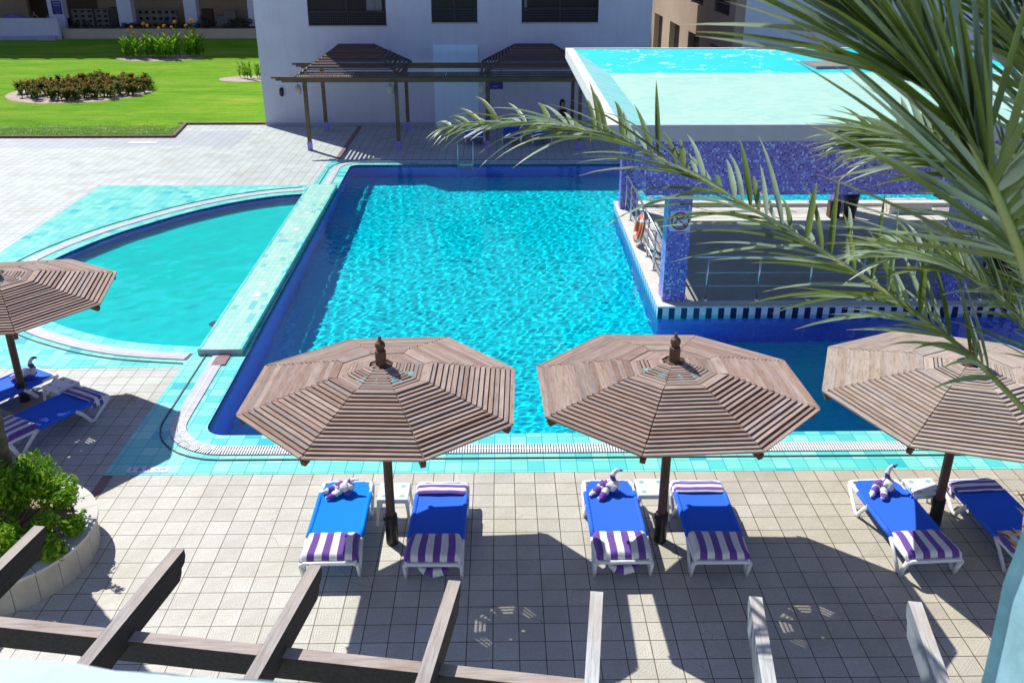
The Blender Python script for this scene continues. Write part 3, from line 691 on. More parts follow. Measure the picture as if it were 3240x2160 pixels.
# ================================================================== PEOPLE (small, in shade)
def person(name_lab, loc, rz, top, seat=True, hair=True, hairlen=.3, group=None, legcol='skin', arms_fwd=.3):
    root = thing('person', name_lab, 'person', loc, rz, group)
    V = []; E = []; Rr = []
    def v(p, r, par=None):
        V.append(p); Rr.append(r)
        if par is not None: E.append((par, len(V) - 1))
        return len(V) - 1
    h = .46 if seat else .92
    pel = v((0, 0, h + .06), (.15, .12)); ab = v((0, .01, h + .24), (.13, .10), pel); ch = v((0, 0, h + .44), (.155, .11), ab)
    nk = v((0, 0, h + .60), (.055, .055), ch); h1 = v((0, -.01, h + .68), (.065, .075), nk); h2 = v((0, -.015, h + .78), (.078, .095), h1); v((0, 0, h + .87), (.05, .06), h2)
    for sx in (-1, 1):
        sh = v((sx * .17, 0, h + .51), (.06, .06), ch); el = v((sx * .23, -.06, h + .25), (.042, .042), sh); wr_ = v((sx * .18, -arms_fwd, h + .14), (.028, .03), el)
        pm = v((sx * .17, -arms_fwd - .07, h + .13), (.036, .018), wr_)
        for k in range(4): v((sx * .17 + (k - 1.5) * .018, -arms_fwd - .14 - .01 * (k in (1, 2)), h + .10), (.008, .008), pm)
        v((sx * .17 - sx * .045, -arms_fwd - .09, h + .13), (.009, .009), pm)
        if seat: hp = v((sx * .10, -.05, h + .02), (.09, .09), pel); kn = v((sx * .13, -.46, h + .04), (.06, .06), hp); an = v((sx * .13, -.5, .09), (.038, .04), kn); v((sx * .13, -.64, .04), (.035, .025), an)
        else: hp = v((sx * .09, 0, h - .05), (.09, .09), pel); kn = v((sx * .10, -.02, .5), (.06, .06), hp); an = v((sx * .10, .02, .09), (.038, .04), kn); v((sx * .10, -.13, .04), (.035, .025), an)
    me = bpy.data.meshes.new('body'); me.from_pydata(V, E, []); o = bpy.data.objects.new('body', me); C.objects.link(o); o.parent = root
    sm = o.modifiers.new('skin', 'SKIN')
    for i, r in enumerate(Rr): me.skin_vertices[0].data[i].radius = r
    me.skin_vertices[0].data[0].use_root = True
    o.modifiers.new('sub', 'SUBSURF').render_levels = 1; me.materials.append(M('skin'))
    c = MB(); c.sweep([(0, 0, h - .02), (0, .005, h + .1), (0, .01, h + .24), (0, 0, h + .42), (0, 0, h + .53), (0, 0, h + .57)], [(.185, .15), (.175, .145), (.155, .125), (.185, .135), (.17, .11), (.08, .08)], 14, up=(0, 1, 0)); c.build('top', top, root, True)
    if hair:
        c = MB(); c.sweep([(0, .01, h + .93), (0, .03, h + .88), (0, .045, h + .78), (0, .06, h + .66), (0, .08, h + .66 - hairlen)], [(.05, .05), (.10, .11), (.11, .10), (.10, .06), (.07, .03)], 12, up=(0, 1, 0)); c.build('hair', 'dark_hair', root, True)
    f = MB(); f.sweep([(0, -.098, h + .80), (0, -.118, h + .765), (0, -.10, h + .755)], [.008, .014, .01], 6); f.box((-.04, -.1, h + .795), (-.018, -.088, h + .803)); f.box((.018, -.1, h + .795), (.04, -.088, h + .803)); f.box((-.022, -.1, h + .725), (.022, -.088, h + .732)); f.build('face', 'skin', root)
    return root

# ================================================================== POOL BAR ISLAND AND ITS ROOF
isl = thing('bar_island', 'pale kerbed island terrace standing in the pool under the pavilion roof', 'platform', (0, 0, 0))
IX, IY0, IY1, IZ = 3.33, 18.05, 26.24, .17
MB().box((IX + .01, IY0 + .01, -1.6), (14, IY1 - .01, .05)).build('base', 'pool_wall_tile', isl)
MB().box((IX + .3, IY0 + .3, .05), (14, IY1 - .3, .062)).build('floor', 'pavilion_floor', isl)
k = MB(); k.box((IX - .02, IY0 - .02, .145), (14, IY0 + .3, IZ)); k.box((IX - .02, IY1 - .3, .145), (14, IY1 + .02, IZ)); k.box((IX - .02, IY0 + .3, .145), (IX + .3, IY1 - .3, IZ))
k.box((IX + .01, IY0 + .01, .05), (14, IY0 + .3, .1449)); k.box((IX + .01, IY1 - .3, .05), (14, IY1 - .01, .1449)); k.box((IX + .01, IY0 + .3, .05), (IX + .3, IY1 - .3, .1449)); k.build('kerb', 'limestone_kerb', isl)
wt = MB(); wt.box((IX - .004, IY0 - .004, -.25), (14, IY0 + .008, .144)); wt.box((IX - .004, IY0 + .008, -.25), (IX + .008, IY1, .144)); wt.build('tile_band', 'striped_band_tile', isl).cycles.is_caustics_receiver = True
bd2 = MB()
for i in range(6): bd2.box((IX + .35, 23.75 + i * .36, .0625), (12.5, 24.08 + i * .36, .075))
bd2.build('deck_boards', 'limestone_kerb', isl)

pv = thing('pavilion', 'pool bar pavilion with mosaic pillars and a mint painted tray roof', 'pavilion', (0, 0, 0))
for x, y, d in ((3.45, 18.31, .5), (9.46, 18.28, .5), (3.40, 25.41, .4), (9.46, 25.4, .4)):
    MB().box((x, y, .1705), (x + .48, y + d, 3.7)).build('pillar', 'violet_mosaic', pv)
b = MB(); b.box((2.77, 18.25, 2.70), (11.2, 18.309, 4.07)); b.box((2.77, 18.3095, 2.70), (11.2, 18.8, 4.07)); b.build('front_beam', 'violet_mosaic', pv)
b = MB(); b.box((2.95, 18.30, 2.49), (3.449, 18.7, 2.699)); b.box((3.931, 18.32, 2.49), (9.459, 18.7, 2.699)); b.box((9.941, 18.32, 2.49), (11.1, 18.7, 2.699)); b.build('lower_beam', 'violet_mosaic', pv)
MB().box((2.77, 25.4, 2.75), (11.2, 25.9, 4.07)).build('rear_beam', 'violet_mosaic', pv)
RX0, RX1, RY0, RY1, RZ = 1.88, 13.2, 16.0, 27.22, 4.35
r_ = MB(); r_.box((RX0, RY0, 4.07), (RX1, RY1, 4.10)); r_.build('roof_slab', 'grey_plaster', pv)
r_ = MB(); r_.box((RX0, RY0, 4.1001), (RX1, RY0 + .06, RZ)); r_.build('front_fascia', 'grey_plaster', pv)
r_ = MB(); r_.box((RX0, RY0 + .0601, 4.1001), (RX0 + .22, RY1, RZ)); r_.box((RX0 + .2201, RY1 - .14, 4.1001), (RX1, RY1, RZ)); r_.build('parapet', 'cream_plaster', pv)
# tray: sloping left and rear cants, flat floor
zi = 4.12; xi, yi = 2.75, 23.85
tr = MB(); tr.add([(RX0 + .22, RY0 + .06, RZ - .02), (xi, RY0 + .06, zi), (xi, yi, zi), (RX0 + .22, RY1 - .14, RZ - .02)], [(0, 1, 2, 3)]); tr.build('left_cant', 'mint_paint', pv)
tr = MB(); tr.add([(RX0 + .22, RY1 - .14, RZ - .02), (xi, yi, zi), (RX1, yi, zi), (RX1, RY1 - .14, RZ - .02)], [(0, 1, 2, 3)]); tr.build('rear_cant', 'peeling_turquoise', pv)
tr = MB(); tr.sheet([[(xi, RY0 + .06), (RX1, RY0 + .06), (RX1, yi), (xi, yi)]], zi); tr.build('roof_floor', 'roof_tray_floor', pv)
rk = MB(); rk.prism([(8.1, 24.3), (7.95, 25.2), (8.2, 26.0), (9.6, 26.0), (10.4, 25.8), (10.1, 24.4)], zi, zi + .10); rk.build('roof_boss', 'concrete', pv)

def railing(name, label, p, q, n, ht, wires, group):
    p, q = Vector(p), Vector(q); rt = thing(name, label, 'railing', tuple(p), group=group); d = q - p
    tr_ = MB(); tr_.sweep([(0, 0, ht), tuple(d + Vector((0, 0, ht)))], .024, 8); tr_.build('top_rail', 'steel', rt, True)
    for i in range(n):
        c = d * ((i + .4) / n)
        po_ = MB(); po_.lathe([(.022, 0), (.022, ht)], tuple(c), 8); o = po_.build('post', 'steel', rt, True)
        MB().lathe([(.06, 0), (.055, .02), (.03, .03)], tuple(c), 10).build('foot_plate', 'steel', o)
    for z in wires:
        w_ = MB(); w_.sweep([(0, 0, z), tuple(d + Vector((0, 0, z)))], .009, 6); w_.build('mid_rail', 'steel', rt, True)
    return rt
railing('railing', 'steel railing along the front kerb of the island between mosaic pillars', (3.95, 18.4, .17), (9.45, 18.36, .17), 5, .97, (.62, .32), 'island railings')
railing('railing', 'steel railing along the left kerb of the island holding the lifebuoy', (3.57, 18.85, .17), (3.55, 25.9, .17), 7, 1.0, (.72, .5, .25), 'island railings')
railing('railing', 'steel railing along the rear kerb of the island', (3.9, 26.05, .17), (12, 26.05, .17), 7, .95, (.6, .3), 'island railings')
railing('railing', 'steel railing on the front kerb right of the second mosaic pillar', (9.95, 18.36, .17), (12.5, 18.36, .17), 3, .97, (.62, .32), 'island railings')
lb = thing('lifebuoy', 'orange lifebuoy hung outside the left island railing', 'lifebuoy', (3.47, 22.1, .62))
lb.rotation_euler = (0, R(12), 0)
def torus(Rm, r, a0, a1, n=30, k=10, axis='x', rx=1.0):
    pts = []
    for i in range(n + 1): a = R(a0 + (a1 - a0) * i / n); pts.append((0, Rm * math.cos(a), Rm * math.sin(a)))
    return pts
mb = MB(); mb.sweep(torus(.29, .07, 0, 359.9, 40), .072, 12, up=(1, 0, 0), cap=False); mb.build('ring', 'buoy_orange', lb, True)
for a in (40, 130, 220, 310): mb = MB(); mb.sweep(torus(.29, .07, a - 9, a + 9, 5), .0745, 12, up=(1, 0, 0)); mb.build('band', 'white_paint', lb, True)
mb = MB()
for a in (40, 130, 220, 310):
    mb.sweep([(-.01, (.37 + .035 * math.sin(PI * i / 8)) * math.cos(R(a + 90 * i / 8)), (.37 + .035 * math.sin(PI * i / 8)) * math.sin(R(a + 90 * i / 8))) for i in range(9)], .008, 5, up=(1, 0, 0))
mb.build('rope', 'white_paint', lb, True)
sg = thing('no_diving_sign', 'square no diving sign with red ring on the mosaic pillar', 'sign', (3.705, 18.305, 1.95))
MB().box((-.215, -.008, -.215), (.215, -.0005, .215)).build('board', 'sign_blue_white', sg)
def flat_xz(name, mat, strips, par, y0=-.0085, th=.002):
    mb = MB()
    for P in strips:
        n = len(P); tri = tessellate_polygon([[Vector((x, z, 0)) for x, z in P]])
        V = [(x, y0, z) for x, z in P] + [(x, y0 - th, z) for x, z in P]
        F = [t for t in tri] + [tuple(reversed([i + n for i in t])) for t in tri] + [(i, (i + 1) % n, (i + 1) % n + n, i + n) for i in range(n)]
        mb.add(V, F)
    return mb.build(name, mat, par)
ringp = [[(.195 * math.cos(R(a)), .195 * math.sin(R(a))), (.195 * math.cos(R(a + 10)), .195 * math.sin(R(a + 10))), (.155 * math.cos(R(a + 10)), .155 * math.sin(R(a + 10))), (.155 * math.cos(R(a)), .155 * math.sin(R(a)))] for a in range(0, 360, 10)]
c45 = .7071
flat_xz('red_ring', 'sign_red', ringp + [[(-.125 - .0, .10 + .0), (-.10, .125), (.125, -.10), (.10, -.125)]], sg)
ell = lambda cx, cz, r: [(cx + r * math.cos(R(a)), cz + r * math.sin(R(a))) for a in range(0, 360, 30)]
flat_xz('diver', 'sign_black', [ell(-.11, -.02, .024), [(-.08, .0), (-.06, .02), (-.02, .045), (.05, .06), (.10, .105), (.09, .12), (.03, .085), (-.05, .06), (-.085, .03)], [(-.075, .01), (-.06, .0), (-.075, -.05), (-.12, -.09), (-.13, -.08), (-.09, -.045)]], sg, -.0108)
flat_xz('waves', 'violet_cloth', [[(-.10, -.11), (-.05, -.10), (0, -.11), (.05, -.10), (.09, -.11), (.06, -.135), (0, -.15), (-.06, -.135)]], sg, -.0108)

bn = thing('waste_bin', 'tall black bin standing on the sunlit rear strip of the island', 'bin', (9.7, 24.75, .08))
mb = MB(); mb.lathe([(.16, 0), (.20, .5), (.22, .72)], n=16); mb.build('body', 'black_steel', bn, True)
mb = MB(); mb.lathe([(.235, .72), (.235, .76), (.18, .80), (.05, .82)], n=16); mb.build('lid', 'black_steel', bn, True)
cr = MB().box((-.14, -.14, 0), (.14, .14, .45)); o = cr.build('crate', 'dark_brown_wood'); o.location = (9.3, 24.9, .08); tag(o, 'brown wooden box beside the tall black bin', 'box')
st = MB().box((0, 0, 0), (1.2, .5, .3)); o = st.build('stone_step', 'limestone_kerb'); o.location = (11.0, 25.2, .08); tag(o, 'long pale stone step at the rear of the island', 'step')
ac = thing('armchair', 'black armchair in the shade right of the second pillar', 'chair', (11.3, 19.3, .065))
MB().cbox((-.35, -.3, .3), (.35, .3, .42), .02).build('seat', 'black_cloth', ac); MB().cbox((-.35, .22, .421), (.35, .34, .85), .02).build('backrest', 'black_cloth', ac)
for s in (-1, 1):
    MB().cbox((s * .38 - .03, -.3, .42), (s * .38 + .03, .3, .62), .01).build('armrest', 'black_cloth', ac)
    for yy in (-.26, .26): MB().box((s * .33 - .02, yy - .02, 0), (s * .33 + .02, yy + .02, .3)).build('leg', 'black_steel', ac)

ld = thing('pool_ladder', 'steel pool ladder at the far shaded edge of the main pool', 'ladder', (-1.17, 31.66, 0))
for s in (-1, 1):
    mb = MB(); mb.sweep([(s * .26, .35, 0), (s * .26, .34, .5), (s * .26, .27, .72), (s * .26, .12, .78), (s * .26, -.02, .7), (s * .26, -.09, .45), (s * .26, -.1, -.9)], .02, 8, up=(1, 0, 0)); mb.build('handrail', 'steel', ld, True)
for z in (.0, -.22, -.45): MB().box((-.26, -.14, z - .015), (.26, -.06, z + .01)).build('rung', 'steel', ld)

# ================================================================== SUNSHADES
def interp_slats(name_label, loc, ze, za, verts, seed, mat='weathered_slats'):
    """octagonal shingled timber parasol; verts = eight (dx, dy) eave corners round the post"""
    root = thing('timber_parasol', name_label, 'parasol', (loc[0], loc[1], 0), group='octagonal timber parasols by the pool')
    rg = random.Random(seed); r0 = .06
    p = MB(); p.lathe([(.062, 0), (.058, za - .08)], n=8); p.build('post', 'dark_brown_wood', root)
    sl = MB(); sl.lathe([(.082, 0), (.082, .44), (.076, .445), (.076, .43)], n=20); sl.box((-.10, -.03, .36), (-.07, .03, .42)); sl.build('base_sleeve', 'black_steel', root, False)
    f = MB(); f.lathe([(.068, za - .06), (.068, za + .155), (.056, za + .165)], n=8)
    f.lathe([(.040, za + .165), (.052, za + .18), (.046, za + .19), (.058, za + .205), (.064, za + .23), (.056, za + .262), (.03, za + .285), (.018, za + .31), (.021, za + .335), (.012, za + .345)], n=16); f.build('finial', 'dark_brown_wood', root, False)
    n = len(verts); A = Vector((0, 0, za))
    for i in range(n):
        v0, v1 = Vector((*verts[i], ze)), Vector((*verts[(i + 1) % n], ze))
        rb_ = MB(); e = Vector((*verts[i], ze)); dvec = (e - A)
        rb_.bar(A + dvec * .03 + Vector((0, 0, -.045)), A + dvec * .985 + Vector((0, 0, -.036)), .06, .07); rb_.build('rib', 'dark_brown_wood', root)
        s = MB()
        nrm = (v0 - A).cross(v1 - A).normalized()
        if nrm.z < 0: nrm = -nrm
        fs = []; f_ = .085
        for k in range(9): fs.append((f_, f_ + (.0195 if k in (3, 4, 5) else .027), False)); f_ += .0265
        f_ = .328; m_ = 17; stp = (1 - f_) / m_
        for k in range(m_): fs.append((f_ - stp * .42, f_ + stp * 1.03, True)); f_ += stp
        for k, (fa, fb, big) in enumerate(fs):
            th = .028 if big else .012
            ja, jb = rg.gauss(0, .0022), rg.gauss(0, .0022); warp = rg.gauss(0, .0025)
            if big and rg.random() < .012: fb -= .008
            a0 = A.lerp(v0, fa); a1 = A.lerp(v1, fa); b0 = A.lerp(v0, fb); b1 = A.lerp(v1, fb)
            ea = (a1 - a0).normalized(); gap = .001
            a0 += ea * (gap + ja); a1 -= ea * (gap + jb); b0 += ea * (gap + ja); b1 -= ea * (gap + jb)
            lo = nrm * (.002 + 0); hi = nrm * ((.040 if big else .010) + warp)
            V = [a0 + lo, a1 + lo, b1 + hi, b0 + hi, a0 + lo + nrm * th, a1 + lo + nrm * th, b1 + hi + nrm * th, b0 + hi + nrm * th]
            L = (b1 - b0).length; off = rg.random() * 50
            G = [(off + x * L, y * .09 + k, z * .02) for z in (0, 1) for x, y in ((0, 0), (1, 0), (1, 1), (0, 1))]
            s.add(V, [(3, 2, 1, 0), (4, 5, 6, 7), (0, 1, 5, 4), (1, 2, 6, 5), (2, 3, 7, 6), (3, 0, 4, 7)], rg.random(), G)
        s.build('slat_panel', mat, root)
    return root
UM = {'u1': (2.187, 2.642, [(-1.634, -0.582), (-0.709, -1.546), (0.622, -1.601), (1.575, -0.841), (1.614, 0.617), (0.704, 1.635), (-0.614, 1.571), (-1.598, 0.759)]), 'u2': (2.228, 2.67, [(-1.583, -0.747), (-0.597, -1.61), (0.729, -1.54), (1.628, -0.594), (1.578, 0.731), (0.586, 1.54), (-0.713, 1.58), (-1.63, 0.603)]), 'u3': (2.041, 2.487, [(-1.818, -0.044), (-1.279, -1.406), (0.077, -1.828), (1.347, -1.239), (1.828, 0.077), (1.206, 1.328), (-0.084, 1.858), (-1.306, 1.284)]), 'u0': (1.97, 2.42, [(-1.51, -0.924), (-0.415, -1.721), (0.997, -1.565), (1.787, -0.433), (1.496, 1.036), (0.415, 1.721), (-0.924, 1.51), (-1.721, 0.415)])}
interp_slats('timber parasol over the loungers nearest the 160 CM marker', (-1.45, 10.15), UM['u1'][0], UM['u1'][1], UM['u1'][2], 11)
interp_slats('timber parasol in the middle of the near pool edge with a gap in its slats', (2.11, 10.145), UM['u2'][0], UM['u2'][1], UM['u2'][2], 12)
interp_slats('sun-bleached timber parasol partly behind the hanging palm frond', (5.9, 10.42), UM['u3'][0], UM['u3'][1], UM['u3'][2], 13, 'sunbleached_slats')
u0 = interp_slats('timber parasol on a concrete base beside the paddling pool', (-8.12, 14.1), UM['u0'][0], UM['u0'][1], UM['u0'][2], 14)
b0 = MB(); b0.prism([(-.42, -.2), (.08, -.5), (.45, .1), (-.05, .42)], 0, .09); b0.build('concrete_base', 'concrete', u0)

# ================================================================== LOUNGERS, TABLES, TOWELS
def make_lounger(mat='cobalt_sling'):
    t = thing('sun_lounger', 'x', 'sun lounger', group='blue sun loungers')
    f = MB()
    for s in (-1, 1):
        f.sweep([(s * .315, -.90, .30), (s * .33, -.86, .315), (s * .335, -.5, .315), (s * .335, .5, .315), (s * .33, .84, .315), (s * .315, .90, .30)], (.028, .024), 8, ex=.6)
    for y in (-.905, .905): f.sweep([(-.345, y, .285), (-.3, y, .305), (.3, y, .305), (.345, y, .285)], (.03, .024), 8, ex=.6)
    f.build('frame', 'white_plastic', t, True)
    for s in (-1, 1):
        for q in (((-.42, .325), (-.55, .22), (-.745, .022), (-.79, .022), (-.90, .29)), ((.26, .325), (.38, .20), (.50, .03), (.56, .02), (.88, .29))):
            l = MB(); l.sweep([(s * .352, y, z) for y, z in q], [(.034, .02), (.032, .018), (.032, .022), (.032, .022), (.034, .02)], 8, up=(1, 0, 0), ex=.6); l.build('leg', 'white_plastic', t, True)
    g = MB(); ys = [-.86 + 1.74 * i / 22 for i in range(23)]; V = []; F = []; nx = 9
    for j, y in enumerate(ys):
        hw = .322 - max(0, (y - .76)) * .75
        for i in range(nx):
            u = -1 + 2 * i / (nx - 1); V.append((u * hw, y, .342 - .006 * (1 - u * u) - .004 * math.sin(y * 3)))
    for j in range(22):
        for i in range(nx - 1): a = j * nx + i; F.append((a, a + 1, a + nx + 1, a + nx))
    g.add(V, F); n0 = len(V); g.add([(x, y, z - .012) for x, y, z in V], [tuple(reversed(f_)) for f_ in F])
    for s in (-1, 1): g.sweep([(s * .335, y, .322) for y in (-.42, -.2, .0, .2, .42, .6)], .036, 10)
    g.build('sling', mat, t, True)
    return t
def make_table(lab):
    t = thing('side_table', lab, 'side table', group='white plastic side tables')
    h = MB(); h.cbox((-.21, -.21, .39), (.21, .21, .415), .008); h.build('table_top', 'white_plastic', t)
    a = MB(); a.box((-.185, -.19, .34), (.185, -.175, .39)); a.box((-.185, .175, .34), (.185, .19, .39)); a.box((-.19, -.185, .341), (-.175, .185, .39)); a.box((.175, -.185, .341), (.19, .185, .39)); a.build('apron', 'white_plastic', t)
    for sx in (-1, 1):
        for sy in (-1, 1):
            l = MB(); l.sweep([(sx * .185, sy * .185, .39), (sx * .195, sy * .195, .3), (sx * .225, sy * .225, .0)], [(.03, .03), (.024, .024), (.018, .018)], 6, up=(0, 1, 0), ex=.6); l.build('leg', 'white_plastic', t)
            c = MB(); c.lathe([(.036, .4152), (.036, .4165), (.033, .4165)], (sx * .12, sy * .12, 0), 18); c.build('cup_recess', 'cup_teal', t)
    return t
def foot_towel(lab, loc, rz, seed, hang=0, n=3.9, phase=0.0):
    """folded towel wrapped over the foot end, stripes lengthwise"""
    rg = random.Random(seed); V = []; A = []; NX, NY = 34, 22; mb = MB()
    def h(u, v): return mnoise.noise(Vector((u * 2.3 + seed, v * 1.9, seed * .7)))
    for j in range(NY + 1):
        v = j / NY
        for i in range(NX + 1):
            u = -1 + 2 * i / NX
            y = -.35 - .56 * v; wd = .335 + .012 * math.sin(v * 5 + seed) + .02 * v
            z = .352 + .055 * min(1, v * 7) ** .5
            ed = max(0, abs(u) - .86) / .14
            z -= .05 * ed * ed; z += .010 * h(u, v) - .012 * max(0, v - .6) * abs(math.sin(u * 9 + seed))
            fr = max(0, v - .84) / .16; z -= .085 * fr * fr; y += .018 * fr * fr
            y += .014 * h(u * 1.3, v) * (v > .5)
            V.append((u * wd, y, z)); A.append((u * .5 + .5) * n + phase + .02 * h(u, v * 2))
    F = [(j * (NX + 1) + i, (j + 1) * (NX + 1) + i, (j + 1) * (NX + 1) + i + 1, j * (NX + 1) + i + 1) for j in range(NY) for i in range(NX)]
    N = len(V); mb.add(V, F, A); mb.add([(x * .97, y + .01, .338) for x, y, z in V], [tuple(reversed(f_)) for f_ in F], A)
    rim = [i for i in range(NX + 1)] + [j * (NX + 1) + NX for j in range(1, NY + 1)] + [NY * (NX + 1) + i for i in range(NX - 1, -1, -1)] + [j * (NX + 1) for j in range(NY - 1, 0, -1)]
    mb.f += [(rim[k], rim[(k + 1) % len(rim)], rim[(k + 1) % len(rim)] + N, rim[k] + N) for k in range(len(rim))]; mb.m += [0] * len(rim)
    if hang:
        mb.sweep([(-.18, -.84, .22), (-.1, -.86, .17), (.0, -.87, .15), (.12, -.86, .17), (.2, -.84, .22)], [(.03, .02), (.05, .05), (.05, .06), (.05, .05), (.03, .02)], 10, ex=.8, at=[0, .5, 1, 1.5, 2])
    o = mb.build('towel', 'striped_towel_cloth', None, True); o.location = loc; o.rotation_euler = (0, 0, rz)
    return tag(o, lab, 'towel', 'towels folded over the lounger feet')
def head_towel(lab, loc, rz, seed, folds=1, phase=.4):
    mb = MB(); path = []; A_ = []
    NX, NY = 40, 12; V = []; A = []
    def prof(u):   # arch over the sling, hanging past both rails
        x = u * .40; over = max(0, abs(u) - .80) / .2
        return x - math.copysign(.03 * over * over, u), .385 - .012 * u * u - .11 * over ** 1.5
    for lay in range(2):
        for j in range(NY + 1):
            v = j / NY
            for i in range(NX + 1):
                u = -1 + 2 * i / NX; x, z = prof(u)
                ed = (2 * v - 1) ** 4
                zz = z - lay * .035 - (.018 * ed if lay == 0 else -.012 * ed) + .005 * mnoise.noise(Vector((u * 3 + seed, v * 3, lay)))
                V.append((x, .56 + .26 * v + .012 * mnoise.noise(Vector((u * 2, seed, v))) - .03 * max(0, abs(u) - .8), zz)); A.append(v * 1.9 + phase + .03 * mnoise.noise(Vector((u * 2 + seed, 3, 1))))
    st_ = (NX + 1) * (NY + 1); F = []
    for j in range(NY):
        for i in range(NX):
            a = j * (NX + 1) + i; F.append((a, a + 1, a + NX + 2, a + NX + 1)); F.append((a + st_, a + st_ + NX + 1, a + st_ + NX + 2, a + st_ + 1))
    rim = [i for i in range(NX + 1)] + [j * (NX + 1) + NX for j in range(1, NY + 1)] + [NY * (NX + 1) + i for i in range(NX - 1, -1, -1)] + [j * (NX + 1) for j in range(NY - 1, 0, -1)]
    for k in range(len(rim)): a, b = rim[k], rim[(k + 1) % len(rim)]; F.append((b, a, a + st_, b + st_))
    mb.add(V, F, A); o = mb.build('folded_towel', 'striped_towel_cloth', None, True); o.location = loc; o.rotation_euler = (0, 0, rz)
    return tag(o, lab, 'towel', 'towels folded across the lounger heads')
def swan(lab, loc, rz, seed, up=1.0):
    """knotted towel animal: a rising curved neck, a lumpy knot and two loose ends"""
    rg = random.Random(seed); mb = MB()
    def tube(P, rad, n=20, st=9.0, ph=0):
        pts = catmull(P, 6); m_ = len(pts); r = []
        for i in range(m_):
            f = i / (m_ - 1) * (len(rad) - 1); k = min(int(f), len(rad) - 2); r0 = rad[k] + (rad[k + 1] - rad[k]) * (f - k); r.append((r0 * (1 + .12 * math.sin(i * 1.7 + seed)), r0 * .85))
        L = 0; at = []
        for i, p in enumerate(pts):
            if i: L += (p - pts[i - 1]).length
            at.append(L * st + ph)
        k0 = len(mb.v); mb.sweep(pts, r, n, at=at)
        for q in range(k0, len(mb.v)):
            v = Vector(mb.v[q]); d = .020 * mnoise.noise(v * 13 + Vector((seed, 0, 0))) + .008 * mnoise.noise(v * 34); mb.v[q] = (v.x + d, v.y + d, max(v.z + d, .347))
    z = .36
    tube([(.04, -.02, z + .05), (.09, .0, z + .09), (.07, .03, z + .15 * up), (.05, .04, z + .24 * up), (.10, .05, z + .32 * up), (.20, .06, z + .34 * up)], [.065, .06, .045, .036, .032, .008], st=4.5)
    tube([(-.16, -.02, z + .03), (-.08, .02, z + .06), (.02, .03, z + .065), (.11, .0, z + .05)], [.03, .07, .08, .05], st=4.5, ph=.3)
    tube([(-.03, .06, z + .05), (.02, -.04, z + .10), (.07, -.08, z + .04), (.10, -.02, z + .02)], [.05, .06, .055, .03], st=5, ph=.5)
    tube([(-.05, .0, z + .05), (-.15, -.03, z + .03), (-.24, -.10, z + .012), (-.27, -.16, z + .005)], [.06, .05, .035, .012], st=5, ph=.1)
    tube([(-.02, -.02, z + .05), (-.07, -.12, z + .03), (-.12, -.20, z + .015), (-.18, -.24, z + .01)], [.06, .05, .045, .015], st=5, ph=.7)
    o = mb.build('knotted_towel', 'striped_towel_cloth', None, True); o.location = loc; o.rotation_euler = (0, 0, rz)
    return tag(o, lab, 'towel', 'towels knotted into swans')

base_b = make_lounger('bright_blue_sling'); base_c = make_lounger('cobalt_sling'); used = []
def lounger(src, x, y, rz, lab):
    if src not in used:
        used.append(src); src.location = (x, y, 0); src.rotation_euler = (0, 0, rz); src['label'] = lab; return src
    return dup(src, (x, y, 0), rz, lab)
W1 = 'under parasol nearest the 160 CM marker'; W2 = 'under the middle parasol'; W3 = 'under the sun-bleached parasol'
LG = [(base_b, -2.145, 10.22, .01, 'sunlit blue lounger ' + W1), (base_c, -.835, 10.18, -.02, 'shaded blue lounger ' + W1),
      (base_c, 1.505, 10.20, .01, 'sunlit blue lounger ' + W2), (base_c, 2.735, 10.18, -.01, 'shaded blue lounger ' + W2),
      (base_c, 5.31, 10.17, .06, 'sunlit blue lounger ' + W3), (base_c, 6.66, 10.16, .06, 'shaded blue lounger ' + W3)]
for i, (src, x, y, rz, lab) in enumerate(LG):
    lounger(src, x, y, rz, lab)
    foot_towel('striped towel on foot of ' + lab, (x, y, 0), rz, 3 + i * 1.7, hang=(i in (1, 2)), phase=(0, .55, .5, .05, .35, .5)[i])
    if i % 2: head_towel('striped towel across head of ' + lab, (x, y, 0), rz, i, phase=(.4, .55, .4, .3, .4, .35)[i])
    else: swan('knotted towel swan on ' + lab, (x - .02, y + .62, 0), rz + (-.25, .0, .15)[i // 2], i + 2, (.5, .85, .95)[i // 2])
rz = R(-30)
def rotp(x, y, a): return (x * math.cos(a) - y * math.sin(a), x * math.sin(a) + y * math.cos(a))
for (x, y, lab, k) in ((-7.31, 13.22, 'shaded blue lounger nearest the left palm trunk', 0), (-8.5, 14.0, 'blue lounger behind the parasol on the concrete base', 1)):
    lounger(base_c, x, y, rz, lab); foot_towel('striped towel on the foot of the ' + lab, (x, y, 0), rz, 20 + k)
    if k == 0: head_towel('striped towel folded across the head of the ' + lab, (x, y, 0), rz, 9)
    else: dx, dy = rotp(.02, .6, rz); swan('knotted towel swan on ' + lab, (x + dx, y + dy, 0), rz + .3, 8, 1.0)
tb = make_table('white side table left of the parasol post nearest the 160 CM marker'); tb.location = (-1.47, 10.74, 0)
dup(tb, (2.07, 10.8, 0), 0, 'white side table behind the post of the middle parasol'); dup(tb, (5.83, 10.76, 0), .05, 'white side table beside the sun-bleached parasol post'); dup(tb, (-7.44, 14.08, 0), rz, 'white side table by the paddling pool loungers')
